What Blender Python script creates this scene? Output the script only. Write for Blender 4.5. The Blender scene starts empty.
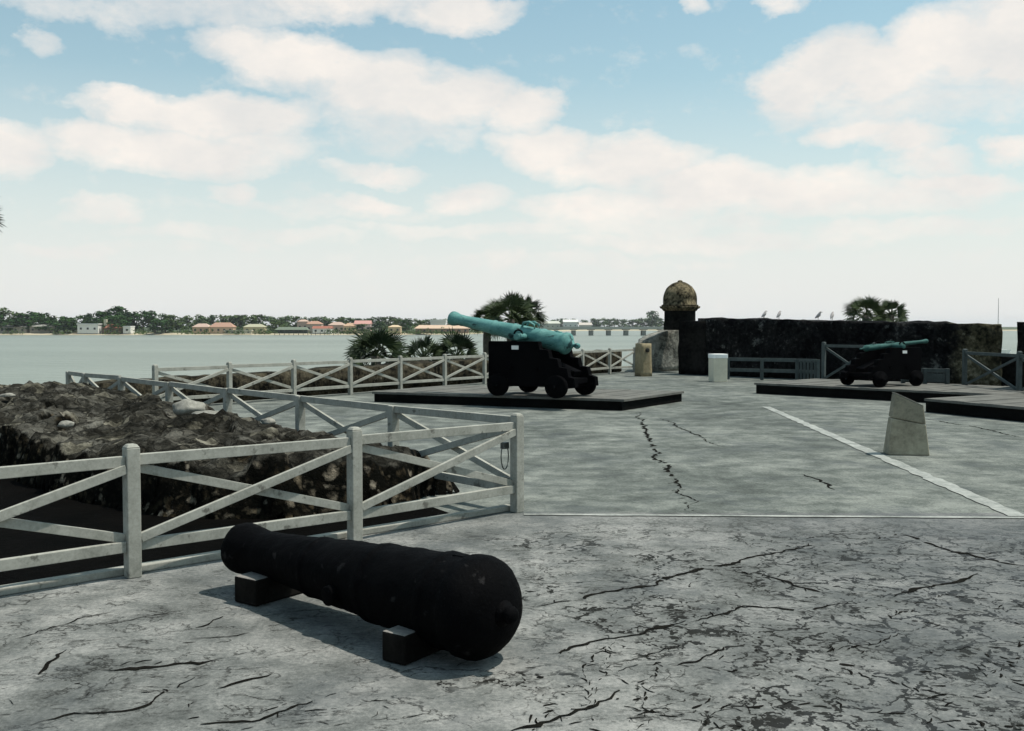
import bpy, bmesh, math, random
from mathutils import Vector, Matrix, noise as mnoise
R = math.radians
random.seed(11)
scene = bpy.context.scene
COL = scene.collection

# ------------------------------------------------------------------ camera
HZ, F, HC = 326.0, 995.0, 1.7          # horizon row, focal length in pixels, eye height
cam_d = bpy.data.cameras.new('camera'); cam = bpy.data.objects.new('camera', cam_d); COL.objects.link(cam)
cam.location = (0, 0, HC)
PITCH = math.atan((365.5 - HZ) / F)
cam.rotation_euler = (math.pi/2 - PITCH, 0, 0)
cam_d.sensor_width = 36; cam_d.lens = 36*F/1024
cam_d.clip_start = 0.1; cam_d.clip_end = 30000
scene.camera = cam

def ray(px, py):
    x = (px-512)/F; y = -(py-365.5)/F
    c, s = math.cos(PITCH), math.sin(PITCH)
    return Vector((x, c + y*s, y*c - s))
def at(px, py, z=0.0):                  # the point of the level plane z seen at a pixel of the photograph
    d = ray(px, py); t = (z-HC)/d.z
    return Vector((0, 0, HC)) + d*t
def atY(px, py, Y):                     # the point at distance Y
    d = ray(px, py); return Vector((0, 0, HC)) + d*(Y/d.y)

# ------------------------------------------------------------------ materials
def mat(name):
    m = bpy.data.materials.new(name); m.use_nodes = True
    nt = m.node_tree; b = nt.nodes['Principled BSDF']
    return m, nt, b
def N(nt, typ, **kw):
    n = nt.nodes.new(typ)
    for k, v in kw.items():
        if k in n.inputs: n.inputs[k].default_value = v
        else: setattr(n, k, v)
    return n
def ramp(nt, fac, stops):
    r = nt.nodes.new('ShaderNodeValToRGB')
    e = r.color_ramp.elements
    while len(e) < len(stops): e.new(0.5)
    for i, (p, c) in enumerate(stops):
        e[i].position = p
        e[i].color = (c[0], c[1], c[2], 1) if hasattr(c, '__len__') else (c, c, c, 1)
    nt.links.new(fac, r.inputs[0]); return r.outputs[0]
def mixc(nt, fac, a, b, mode='MIX'):
    m = nt.nodes.new('ShaderNodeMix'); m.data_type = 'RGBA'; m.blend_type = mode
    def put(sock, v):
        if hasattr(v, 'is_output'): nt.links.new(v, sock)
        elif hasattr(v, '__len__'): sock.default_value = (v[0], v[1], v[2], 1)
        else: sock.default_value = v
    put(m.inputs[0], fac); put(m.inputs[6], a); put(m.inputs[7], b)
    return m.outputs[2]
def mth(nt, op, a, b=None, c=None, clamp=False):
    m = nt.nodes.new('ShaderNodeMath'); m.operation = op; m.use_clamp = clamp
    for i, v in enumerate((a, b, c)):
        if v is None: continue
        if hasattr(v, 'is_output'): nt.links.new(v, m.inputs[i])
        else: m.inputs[i].default_value = v
    return m.outputs[0]
def coords(nt, which='Object', scale=(1, 1, 1)):
    t = nt.nodes.new('ShaderNodeTexCoord'); mp = nt.nodes.new('ShaderNodeMapping')
    mp.inputs['Scale'].default_value = scale
    nt.links.new(t.outputs[which], mp.inputs[0]); return mp.outputs[0]
def fbm(nt, vec, scale, detail=6, rough=.6, dist=0.0):
    n = N(nt, 'ShaderNodeTexNoise', Scale=scale, Detail=detail, Roughness=rough, Distortion=dist)
    nt.links.new(vec, n.inputs['Vector']); return n.outputs['Fac']
def bump(nt, b, h, strength=.5, dist=.02):
    n = N(nt, 'ShaderNodeBump', Strength=strength, Distance=dist)
    nt.links.new(h, n.inputs['Height']); nt.links.new(n.outputs[0], b.inputs['Normal'])

def mottled(name, dark, light, scale=3, fine=25, rough=.85, bs=.5, bd=.02, lo=.35, hi=.68, spec=.3, stretch=(1,1,1), speck=None):
    m, nt, b = mat(name)
    v = coords(nt, 'Object', stretch)
    a = fbm(nt, v, scale, 8, .65); f = fbm(nt, v, fine, 5, .7)
    mix = mth(nt, 'ADD', mth(nt, 'MULTIPLY', a, .6), mth(nt, 'MULTIPLY', f, .4))
    c = ramp(nt, mix, [(lo, dark), (hi, light)])
    if speck:
        s = fbm(nt, v, speck[1], 4, .6)
        c = mixc(nt, ramp(nt, s, [(speck[2], 0), (speck[2]+.07, 1)]), c, speck[0])
    nt.links.new(c, b.inputs['Base Color'])
    b.inputs['Roughness'].default_value = rough
    b.inputs['Specular IOR Level'].default_value = spec
    bump(nt, b, mix, bs, bd)
    return m
def plain(name, c, rough=.7, spec=.3, metal=0):
    m, nt, b = mat(name)
    v = coords(nt); a = fbm(nt, v, 4, 5)
    cc = ramp(nt, a, [(.3, [x*.8 for x in c]), (.7, [min(1, x*1.15) for x in c])])
    nt.links.new(cc, b.inputs['Base Color'])
    b.inputs['Roughness'].default_value = rough; b.inputs['Specular IOR Level'].default_value = spec
    b.inputs['Metallic'].default_value = metal
    return m

M = {}
M['paint'] = mottled('weathered_white_paint', (.20,.20,.17), (.38,.372,.325), 5, 45, .85, .4, .004, .33, .6, .2, (1,1,1), ((.14,.135,.115), 8, .62))
M['kerb'] = mottled('kerb_board', (.17,.17,.15), (.33,.33,.30), 4, 40, .85, .4, .005)
M['sill'] = mottled('deck_edge_strip', (.48,.49,.46), (.62,.62,.6), 3, 30, .85, .3, .004)
M['line'] = mottled('deck_white_strip', (.16,.17,.155), (.36,.365,.335), 3, 22, .85, .3, .003, .38, .60)
M['iron'] = mottled('old_black_iron', (.0008,.0008,.001), (.0035,.0035,.004), 5, 60, .7, 1, .014, .35, .68, .03, (1,1,1), ((.018,.017,.017), 11, .64))
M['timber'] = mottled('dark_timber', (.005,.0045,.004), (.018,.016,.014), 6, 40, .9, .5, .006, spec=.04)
M['timbertop'] = mottled('pale_timber', (.10,.095,.085), (.28,.26,.235), 6, 40, .9, .5, .006)
M['carriage'] = mottled('black_carriage_paint', (.0015,.0015,.002), (.004,.004,.0045), 3, 30, .85, .3, .004, spec=.02)
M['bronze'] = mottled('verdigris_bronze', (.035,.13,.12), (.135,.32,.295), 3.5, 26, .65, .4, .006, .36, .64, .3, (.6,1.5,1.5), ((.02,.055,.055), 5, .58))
M['bronze_shaded'] = mottled('shaded_verdigris', (.012,.05,.045), (.05,.13,.115), 3.5, 26, .75, .4, .006, .36, .64, .15)  # darker copy of the bronze, with the wall's shade put into it
M['platform_side'] = mottled('platform_side_boards', (.003,.003,.003), (.009,.009,.008), 5, 40, .9, .3, .006, spec=.03)
M['platform'] = mottled('platform_planks', (.075,.075,.068), (.19,.185,.165), 2.5, 30, .9, .5, .006, spec=.1)
M['coquina_dark'] = mottled('blackened_coquina', (.003,.003,.003), (.028,.026,.023), 1.3, 9, .95, 1, .06, .42, .72, .03)
M['coquina'] = mottled('grey_coquina', (.055,.055,.048), (.40,.39,.34), 1.6, 9, .95, 1, .10, .40, .64, .05)
M['coquina_low'] = mottled('low_wall_coquina', (.005,.005,.004), (.11,.095,.065), 2.4, 10, .95, 1, .10, .43, .68, .04, (1,1,1), ((.2,.185,.15), 5, .66))
M['coquina_brown'] = mottled('brown_coquina', (.010,.009,.006), (.24,.195,.12), 3.2, 13, .95, 1, .08, .43, .61, .05)
M['rubble_face'] = mottled('rubble_face', (.004,.004,.003), (.08,.068,.048), 2.2, 11, .95, 1, .08, .42, .72, .04, (1,1,1), ((.24,.22,.18), 6, .675))
M['mound_top'] = mottled('mound_top', (.022,.02,.016), (.17,.155,.13), 1.3, 9, .95, 1, .06, .37, .66, .05, (1, 1, 1), ((.28,.27,.24), 2.4, .69))
def mound_material():
    m, nt, b = mat('weathered_rubble')
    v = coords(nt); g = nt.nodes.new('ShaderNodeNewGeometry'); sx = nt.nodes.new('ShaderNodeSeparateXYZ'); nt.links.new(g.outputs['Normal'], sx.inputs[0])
    big = fbm(nt, v, 1.2, 6, .65); f = fbm(nt, v, 8, 6, .7); st = fbm(nt, coords(nt, 'Object', (1.0, 3.4, 1.5)), 1.8, 7, .7, .5)
    k = mth(nt, 'ADD', mth(nt, 'MULTIPLY', big, .35), mth(nt, 'ADD', mth(nt, 'MULTIPLY', f, .3), mth(nt, 'MULTIPLY', st, .35)))
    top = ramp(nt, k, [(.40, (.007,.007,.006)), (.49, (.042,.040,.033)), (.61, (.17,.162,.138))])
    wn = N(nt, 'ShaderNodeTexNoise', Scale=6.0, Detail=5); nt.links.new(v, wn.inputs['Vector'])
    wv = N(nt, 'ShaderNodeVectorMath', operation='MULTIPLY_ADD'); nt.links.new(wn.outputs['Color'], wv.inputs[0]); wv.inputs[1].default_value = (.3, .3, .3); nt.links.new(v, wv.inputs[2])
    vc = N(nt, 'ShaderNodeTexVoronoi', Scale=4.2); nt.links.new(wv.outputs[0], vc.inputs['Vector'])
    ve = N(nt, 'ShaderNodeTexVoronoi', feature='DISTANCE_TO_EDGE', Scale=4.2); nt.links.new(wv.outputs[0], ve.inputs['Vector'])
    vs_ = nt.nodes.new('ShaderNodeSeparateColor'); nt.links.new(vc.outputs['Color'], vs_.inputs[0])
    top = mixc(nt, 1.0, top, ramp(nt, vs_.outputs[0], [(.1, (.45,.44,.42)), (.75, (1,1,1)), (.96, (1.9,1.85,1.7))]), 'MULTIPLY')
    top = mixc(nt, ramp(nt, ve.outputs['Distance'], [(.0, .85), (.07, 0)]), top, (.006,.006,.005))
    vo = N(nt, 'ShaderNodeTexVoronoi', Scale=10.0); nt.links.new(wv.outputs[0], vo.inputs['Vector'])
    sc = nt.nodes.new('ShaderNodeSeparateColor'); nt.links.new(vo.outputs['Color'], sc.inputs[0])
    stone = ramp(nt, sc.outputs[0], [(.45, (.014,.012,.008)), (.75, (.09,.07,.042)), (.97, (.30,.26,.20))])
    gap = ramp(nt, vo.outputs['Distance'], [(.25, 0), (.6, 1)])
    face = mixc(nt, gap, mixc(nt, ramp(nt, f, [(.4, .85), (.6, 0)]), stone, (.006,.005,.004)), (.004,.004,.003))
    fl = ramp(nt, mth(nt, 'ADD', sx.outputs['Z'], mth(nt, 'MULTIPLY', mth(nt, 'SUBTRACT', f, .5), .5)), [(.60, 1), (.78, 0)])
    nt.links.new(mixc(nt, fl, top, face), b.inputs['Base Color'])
    b.inputs['Roughness'].default_value = .97; b.inputs['Specular IOR Level'].default_value = .03
    bump(nt, b, mth(nt, 'ADD', k, mth(nt, 'MULTIPLY', f, .5)), 1, .09)
    return m
M['mound'] = mound_material()
def wall_material():
    m, nt, b = mat('blackened_wall')
    v = coords(nt); a = fbm(nt, v, 1.1, 8, .68); f = fbm(nt, v, 8, 6, .7); k = mth(nt, 'ADD', mth(nt, 'MULTIPLY', a, .55), mth(nt, 'MULTIPLY', f, .45))
    dk = ramp(nt, k, [(.44, (.002,.002,.0025)), (.55, (.014,.014,.014)), (.67, (.10,.10,.093))])
    pat = ramp(nt, fbm(nt, v, 1.9, 5, .7), [(.60, 0), (.68, .8)])
    dk = mixc(nt, pat, dk, (.13,.135,.125))
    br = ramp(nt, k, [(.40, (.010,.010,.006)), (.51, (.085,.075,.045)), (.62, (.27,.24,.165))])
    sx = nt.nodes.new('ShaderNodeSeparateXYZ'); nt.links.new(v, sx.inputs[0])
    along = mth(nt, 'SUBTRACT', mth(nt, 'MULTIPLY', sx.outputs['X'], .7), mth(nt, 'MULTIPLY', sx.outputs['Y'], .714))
    e = ramp(nt, mth(nt, 'ADD', mth(nt, 'DIVIDE', mth(nt, 'SUBTRACT', along, 3.6), 1.2), mth(nt, 'MULTIPLY', mth(nt, 'SUBTRACT', a, .5), 2.5)), [(0, 0), (.5, .8)])  # paler brown near the embrasure end: light on its cheek put into colour
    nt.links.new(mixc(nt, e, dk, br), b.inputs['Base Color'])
    b.inputs['Roughness'].default_value = .97; b.inputs['Specular IOR Level'].default_value = .03
    bump(nt, b, k, 1, .12); return m
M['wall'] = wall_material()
M['pale_stone'] = mottled('pale_stone', (.13,.125,.105), (.36,.345,.30), 4, 20, .9, .6, .03)
M['marker_stone'] = mottled('marker_stone', (.18,.16,.115), (.42,.385,.285), 3, 18, .9, .6, .012, .34, .66)
M['marker_dark'] = mottled('marker_stone_stained', (.12,.11,.08), (.32,.29,.215), 3.5, 18, .9, .6, .012, .34, .66)
M['tan_stone'] = mottled('tan_stone', (.17,.135,.075), (.34,.285,.18), 3, 18, .9, .5, .02, .34, .66)
M['beige'] = mottled('beige_pedestal', (.58,.53,.41), (.72,.67,.53), 3, 18, .85, .3, .01)
M['whitecap'] = plain('white_cap', (.85,.85,.82), .7)
M['plaque'] = plain('pale_plaque', (.75,.75,.72), .5)
M['dark_hole'] = plain('dark_disc', (.02,.02,.015), .9)
M['soil'] = mottled('shaded_soil', (.0008,.0008,.0006), (.0035,.003,.0025), 2, 14, .98, 1, .05, .38, .7, .03)  # near-black soil: the mound's shade is put into its colour
M['bluefence'] = mottled('shaded_grey_paint', (.04,.05,.05), (.095,.115,.11), 5, 40, .8, .3, .004)  # grey fence paint with shadow put into its darkened colour
M['steel'] = plain('dull_steel', (.12,.13,.12), .45, .5, .8)
M['grass'] = mottled('coarse_grass', (.025,.04,.015), (.09,.11,.05), .05, 1.2, .95, .5, .2)
M['bark'] = mottled('palm_bark', (.05,.045,.035), (.14,.12,.1), 4, 20, .95, 1, .03)
M['sand'] = mottled('sandy_shore', (.32,.27,.18), (.5,.43,.31), .02, .3, .95, .2, .1)
M['bird'] = plain('grey_brown_feathers', (.48,.43,.41), .8)
M['beak'] = plain('dark_beak', (.08,.06,.04), .6)

def foliage(name, dark, light, sc):
    m, nt, b = mat(name)
    v = coords(nt); a = fbm(nt, v, sc, 4, .6)
    oi = nt.nodes.new('ShaderNodeObjectInfo')
    k = mth(nt, 'ADD', a, mth(nt, 'MULTIPLY', mth(nt, 'SUBTRACT', oi.outputs['Random'], .5), .22))
    nt.links.new(ramp(nt, k, [(.3, dark), (.7, light)]), b.inputs['Base Color'])
    b.inputs['Roughness'].default_value = .75; b.inputs['Specular IOR Level'].default_value = .15
    return m
M['leaf_dark'] = foliage('dark_foliage', (.008,.030,.005), (.042,.105,.018), .16)
M['leaf_mid'] = foliage('mid_green_foliage', (.026,.05,.014), (.095,.14,.035), .16)
M['leaf_hazed'] = foliage('hazed_green_foliage', (.045,.08,.03), (.12,.17,.075), .12)  # greens lightened: distance haze is put into the leaf colour
M['frond'] = foliage('palm_fronds', (.01,.02,.008), (.055,.075,.03), 2.0)
HW = {}
def house_mat(c):
    if c not in HW: HW[c] = plain('render_%d' % len(HW), c, .85, .1)
    return HW[c]
M['glass'] = plain('dark_window_glass', (.03,.035,.04), .2, .5)

# the deck: pale worn concrete with cracks that come and go
def deck_material():
    m, nt, b = mat('worn_concrete_deck')
    v = coords(nt)
    big = fbm(nt, v, .35, 4, .55); med = fbm(nt, v, 2.2, 8, .68); fine = fbm(nt, v, 38, 4, .7)
    grit = fbm(nt, v, 120, 3, .7); k = mth(nt, 'ADD', mth(nt, 'ADD', mth(nt, 'MULTIPLY', big, .25), mth(nt, 'MULTIPLY', grit, .12)), mth(nt, 'ADD', mth(nt, 'MULTIPLY', med, .41), mth(nt, 'MULTIPLY', fine, .22)))
    c = ramp(nt, k, [(.39, (.049,.052,.049)), (.485, (.130,.134,.127)), (.585, (.272,.268,.252))])
    # thin mortar lines of a craze pattern, broken up by a mask
    wp = N(nt, 'ShaderNodeTexNoise', Scale=2.1, Detail=5, Roughness=.62); nt.links.new(v, wp.inputs['Vector'])
    off = N(nt, 'ShaderNodeVectorMath', operation='MULTIPLY_ADD'); nt.links.new(wp.outputs['Color'], off.inputs[0])
    off.inputs[1].default_value = (.75, .75, 0); nt.links.new(v, off.inputs[2])
    def craze(scale, w, mscale, m0, m1, depth):
        vo = N(nt, 'ShaderNodeTexVoronoi', feature='DISTANCE_TO_EDGE', Scale=scale)
        nt.links.new(off.outputs[0], vo.inputs['Vector'])
        ln = ramp(nt, vo.outputs['Distance'], [(0, 1), (w, 0)])
        mk = ramp(nt, fbm(nt, v, mscale, 5, .65), [(m0, 0), (m1, 1)])
        return mth(nt, 'MULTIPLY', mth(nt, 'MULTIPLY', ln, mk), depth)
    c1 = craze(1.5, .022, 1.4, .53, .60, .85)
    c2 = craze(4.2, .035, 2.2, .56, .63, .7)
    cr = mth(nt, 'MAXIMUM', c1, c2)
    def ridge(sc, w, mscale, m0, m1, depth, st):
        nn = fbm(nt, coords(nt, 'Object', st), sc, 7, .62, .3)
        rd = mth(nt, 'ABSOLUTE', mth(nt, 'SUBTRACT', nn, .5))
        ln = ramp(nt, rd, [(0, 1), (w, 0)])
        return mth(nt, 'MULTIPLY', mth(nt, 'MULTIPLY', ln, ramp(nt, fbm(nt, v, mscale, 5, .7), [(m0, 0), (m1, 1)])), depth)
    cr = mth(nt, 'MAXIMUM', cr, ridge(1.5, .012, 2.6, .46, .56, .95, (.8, 1.25, 1)))
    cr = mth(nt, 'MAXIMUM', cr, ridge(3.6, .016, 3.1, .47, .58, .95, (.9, 1.1, 1)))
    sxa = nt.nodes.new('ShaderNodeSeparateXYZ'); nt.links.new(v, sxa.inputs[0])
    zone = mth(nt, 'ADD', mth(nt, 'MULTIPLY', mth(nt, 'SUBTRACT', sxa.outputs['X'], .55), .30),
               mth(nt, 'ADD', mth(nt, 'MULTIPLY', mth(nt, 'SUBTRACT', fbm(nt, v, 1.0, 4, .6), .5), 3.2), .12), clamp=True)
    def network(scale, amp, nsc, off_, soft, cap):
        vo = N(nt, 'ShaderNodeTexVoronoi', feature='DISTANCE_TO_EDGE', Scale=scale); nt.links.new(off.outputs[0], vo.inputs['Vector'])
        wd = mth(nt, 'MULTIPLY', mth(nt, 'SUBTRACT', fbm(nt, v, nsc, 4, .65), off_), amp)
        wd = mth(nt, 'MINIMUM', wd, cap)
        return mth(nt, 'DIVIDE', mth(nt, 'SUBTRACT', wd, vo.outputs['Distance']), soft, clamp=True)
    net = mth(nt, 'MAXIMUM', network(2.3, .42, 7.0, .435, .008, .036), network(4.6, .55, 12.0, .45, .012, .055))
    net = mth(nt, 'MULTIPLY', net, ramp(nt, zone, [(.06, 0), (.22, 1)]))
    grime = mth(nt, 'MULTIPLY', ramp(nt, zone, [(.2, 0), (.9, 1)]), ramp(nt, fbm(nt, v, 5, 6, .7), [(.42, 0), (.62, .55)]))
    cr = mth(nt, 'MAXIMUM', cr, net)
    # more of it in the near right of the terrace
    sx = nt.nodes.new('ShaderNodeSeparateXYZ'); nt.links.new(v, sx.inputs[0])
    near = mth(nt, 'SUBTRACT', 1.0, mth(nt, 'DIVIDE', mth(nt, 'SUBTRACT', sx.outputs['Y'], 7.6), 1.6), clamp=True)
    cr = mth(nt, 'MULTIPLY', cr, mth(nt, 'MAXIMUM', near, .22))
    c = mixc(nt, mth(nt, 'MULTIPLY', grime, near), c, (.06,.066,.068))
    c = mixc(nt, cr, c, (.012,.012,.010))
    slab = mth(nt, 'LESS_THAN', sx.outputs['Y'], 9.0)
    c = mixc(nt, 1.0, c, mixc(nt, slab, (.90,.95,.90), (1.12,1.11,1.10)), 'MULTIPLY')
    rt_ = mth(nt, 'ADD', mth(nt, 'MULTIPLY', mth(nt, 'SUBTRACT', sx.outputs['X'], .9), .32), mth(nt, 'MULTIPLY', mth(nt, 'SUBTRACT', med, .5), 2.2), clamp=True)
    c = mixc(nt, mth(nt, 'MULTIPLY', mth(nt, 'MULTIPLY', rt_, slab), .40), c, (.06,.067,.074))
    # rain stains
    st = ramp(nt, fbm(nt, v, .9, 7, .7, .6), [(.50, 0), (.68, .6)])
    c = mixc(nt, st, c, (.06,.068,.072))
    # slight dirt streaks running across
    vs = coords(nt, 'Object', (.5, 4, 1))
    ss = ramp(nt, fbm(nt, vs, 1.6, 6, .65), [(.52, 0), (.75, .28)])
    c = mixc(nt, ss, c, (.075,.08,.075))
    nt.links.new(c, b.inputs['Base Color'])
    b.inputs['Roughness'].default_value = .85; b.inputs['Specular IOR Level'].default_value = .1
    h = mth(nt, 'SUBTRACT', mth(nt, 'MULTIPLY', k, 1.2), mth(nt, 'MULTIPLY', cr, .7))
    bump(nt, b, h, .55, .012)
    return m
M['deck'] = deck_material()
M['crack'] = mottled('deck_crack_dirt', (.003,.003,.0025), (.016,.015,.012), 8, 60, .95, .6, .01, spec=.02)

def water_material():
    m, nt, b = mat('bay_water')
    v = coords(nt)
    a = fbm(nt, coords(nt, 'Object', (1, 2.2, 1)), .12, 6, .62); big = fbm(nt, coords(nt, 'Object', (.25, 1, 1)), .012, 4, .55)
    c = ramp(nt, big, [(.35, (.17,.19,.155)), (.65, (.225,.245,.205))])
    nt.links.new(c, b.inputs['Base Color'])
    b.inputs['Roughness'].default_value = .32; b.inputs['IOR'].default_value = 1.33
    b.inputs['Specular IOR Level'].default_value = .3
    bump(nt, b, a, .85, 1.2)
    return m
M['water'] = water_material()

# ------------------------------------------------------------------ mesh helpers
class MB:
    def __init__(s): s.bm = bmesh.new(); s.mi = 0
    def face(s, vs, smooth=False):
        try:
            f = s.bm.faces.new(vs); f.material_index = s.mi; f.smooth = smooth; return f
        except ValueError: return None
    def poly(s, pts):
        return s.face([s.bm.verts.new(p) for p in pts])
    def prism(s, base, top):
        n = len(base); a = [s.bm.verts.new(p) for p in base]; b = [s.bm.verts.new(p) for p in top]
        s.face(a[::-1]); s.face(b)
        for i in range(n): s.face([a[i], a[(i+1) % n], b[(i+1) % n], b[i]])
    def box(s, c, size, rot=None):
        c = Vector(c); h = Vector(size)/2
        q = [Vector((x*h.x, y*h.y, z*h.z)) for z in (-1, 1) for x, y in ((-1,-1),(1,-1),(1,1),(-1,1))]
        if rot: q = [rot @ p for p in q]
        q = [p+c for p in q]
        s.prism(q[:4], q[4:])
    def bar(s, a, b, w, h, up=(0, 0, 1)):      # board from a to b, w across, h along up
        a, b = Vector(a), Vector(b); d = (b-a).normalized()
        side = d.cross(Vector(up)).normalized(); u = side.cross(d)
        def ring(p): return [p+side*(x*w/2)+u*(y*h/2) for x, y in ((-1,-1),(1,-1),(1,1),(-1,1))]
        s.prism(ring(a), ring(b))
    def tube(s, pts, rads, n=16, cap=True, smooth=True):
        pts = [Vector(p) for p in pts]; rings = []
        for i, p in enumerate(pts):
            d = (pts[min(i+1, len(pts)-1)] - pts[max(i-1, 0)]).normalized()
            ref = Vector((0, 0, 1)) if abs(d.z) < .95 else Vector((1, 0, 0))
            u = d.cross(ref).normalized(); w = u.cross(d)
            rings.append([s.bm.verts.new(p + (u*math.cos(t)+w*math.sin(t))*rads[i]) for t in [2*math.pi*k/n for k in range(n)]])
        for a, b in zip(rings, rings[1:]):
            for k in range(n): s.face([a[k], a[(k+1) % n], b[(k+1) % n], b[k]], smooth)
        if cap: s.face(rings[0][::-1]); s.face(rings[-1])
    def lathe(s, prof, n=32, origin=(0,0,0), axis=(0,0,1), smooth=True):   # profile of (distance along the axis, radius)
        o = Vector(origin); a = Vector(axis).normalized()
        ref = Vector((0, 0, 1)) if abs(a.z) < .95 else Vector((1, 0, 0))
        u = a.cross(ref).normalized(); w = u.cross(a); rings = []
        for t, r in prof:
            if r < 1e-5: rings.append([s.bm.verts.new(o+a*t)])
            else: rings.append([s.bm.verts.new(o+a*t+(u*math.cos(x)+w*math.sin(x))*r) for x in [2*math.pi*k/n for k in range(n)]])
        for p, q in zip(rings, rings[1:]):
            for k in range(n):
                k2 = (k+1) % n
                if len(p) == 1 and len(q) == 1: continue
                if len(p) == 1: s.face([p[0], q[k2], q[k]], smooth)
                elif len(q) == 1: s.face([p[k], p[k2], q[0]], smooth)
                else: s.face([p[k], p[k2], q[k2], q[k]], smooth)
        if len(rings[0]) > 1: s.face(rings[0][::-1])
        if len(rings[-1]) > 1: s.face(rings[-1])
    def build(s, name, mats, parent=None, bevel=0, loc=None, smooth=None):
        bmesh.ops.recalc_face_normals(s.bm, faces=s.bm.faces)
        me = bpy.data.meshes.new(name); s.bm.to_mesh(me); s.bm.free()
        for m in (mats if isinstance(mats, (list, tuple)) else [mats]): me.materials.append(m)
        o = bpy.data.objects.new(name, me); COL.objects.link(o)
        if parent: o.parent = parent
        if loc is not None: o.location = loc
        if bevel:
            b = o.modifiers.new('bevel', 'BEVEL'); b.width = bevel; b.segments = 2; b.limit_method = 'ANGLE'; b.angle_limit = R(40)
        return o
def tag(o, label=None, cat=None, group=None, kind=None):
    if label: o['label'] = label
    if cat: o['category'] = cat
    if group: o['group'] = group
    if kind: o['kind'] = kind
    return o
def empty(name, loc=(0,0,0), rz=0):
    o = bpy.data.objects.new(name, None); COL.objects.link(o)
    o.location = loc; o.rotation_euler = (0, 0, rz); o.empty_display_size = .2
    return o
def copy_tree(o, parent=None):
    c = o.copy(); COL.objects.link(c); c.parent = parent
    for ch in list(o.children): copy_tree(ch, c)
    return c
def rough_stone(mb_fn, amp, scale, cuts):
    pass

def stone_block(name, base, top, mats, amp=.06, step=.25, parent=None, seed=0, matfn=None):
    """rough masonry: prism between two outlines, finely divided and pushed about by noise"""
    mb = MB(); mb.prism([Vector(p) for p in base], [Vector(p) for p in top])
    bm = mb.bm; bmesh.ops.recalc_face_normals(bm, faces=bm.faces)
    for _ in range(8):
        es = [e for e in bm.edges if e.calc_length() > step*1.6]
        if not es: break
        bmesh.ops.subdivide_edges(bm, edges=es, cuts=1, use_grid_fill=True)
    bmesh.ops.triangulate(bm, faces=[f for f in bm.faces if len(f.verts) > 4])
    bm.normal_update()
    for v in bm.verts:
        p = v.co + Vector((seed*7.1, seed*3.3, 0))
        n = mnoise.noise(p*1.1)*.7 + mnoise.noise(p*3.1)*.5 + mnoise.noise(p*7.3)*.25
        v.co += v.normal*(n*amp)
    for f in bm.faces:
        f.smooth = True
        if matfn: f.material_index = matfn(f)
    return mb.build(name, mats, parent)

# ------------------------------------------------------------------ world, sun, haze
SUN_EL, SUN_AZ = R(65), R(80)            # azimuth from +Y towards +X
sd = Vector((math.sin(SUN_AZ)*math.cos(SUN_EL), math.cos(SUN_AZ)*math.cos(SUN_EL), math.sin(SUN_EL)))
sun_d = bpy.data.lights.new('sun', 'SUN'); sun = bpy.data.objects.new('sun', sun_d); COL.objects.link(sun)
sun_d.energy = 4.5; sun_d.angle = R(.5); sun_d.color = (1, .955, .88)
sun.rotation_euler = sd.to_track_quat('Z', 'Y').to_euler()

w = bpy.data.worlds.new('World'); scene.world = w; w.use_nodes = True
nt = w.node_tree; bg = nt.nodes['Background']
sky = nt.nodes.new('ShaderNodeTexSky'); sky.sky_type = 'NISHITA'; sky.sun_disc = False
sky.sun_elevation = SUN_EL; sky.sun_rotation = SUN_AZ
sky.air_density = 1.0; sky.dust_density = 1.6; sky.ozone_density = 1.0
tc = nt.nodes.new('ShaderNodeTexCoord'); D = tc.outputs['Generated']
nz = N(nt, 'ShaderNodeTexNoise', Scale=9.0, Detail=9, Roughness=.62); 
mpn = nt.nodes.new('ShaderNodeMapping'); mpn.inputs['Scale'].default_value = (1, 1, 1.7)
nt.links.new(D, mpn.inputs[0]); nt.links.new(mpn.outputs[0], nz.inputs['Vector'])
nz2 = N(nt, 'ShaderNodeTexNoise', Scale=24.0, Detail=9, Roughness=.66); nt.links.new(mpn.outputs[0], nz2.inputs['Vector'])
sp = nt.nodes.new('ShaderNodeSeparateXYZ'); nt.links.new(D, sp.inputs[0])
az = mth(nt, 'ARCTAN2', sp.outputs['X'], sp.outputs['Y'])
el = mth(nt, 'ARCSINE', sp.outputs['Z'])
wsep = nt.nodes.new('ShaderNodeSeparateColor'); nt.links.new(nz.outputs['Color'], wsep.inputs[0])
azw = mth(nt, 'ADD', az, mth(nt, 'MULTIPLY', mth(nt, 'SUBTRACT', wsep.outputs[0], .5), .09))
elw = mth(nt, 'ADD', el, mth(nt, 'MULTIPLY', mth(nt, 'SUBTRACT', wsep.outputs[1], .5), .055))
def dir_of(px, py):
    d = ray(px, py).normalized(); return math.atan2(d.x, d.y), math.asin(d.z)
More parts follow.
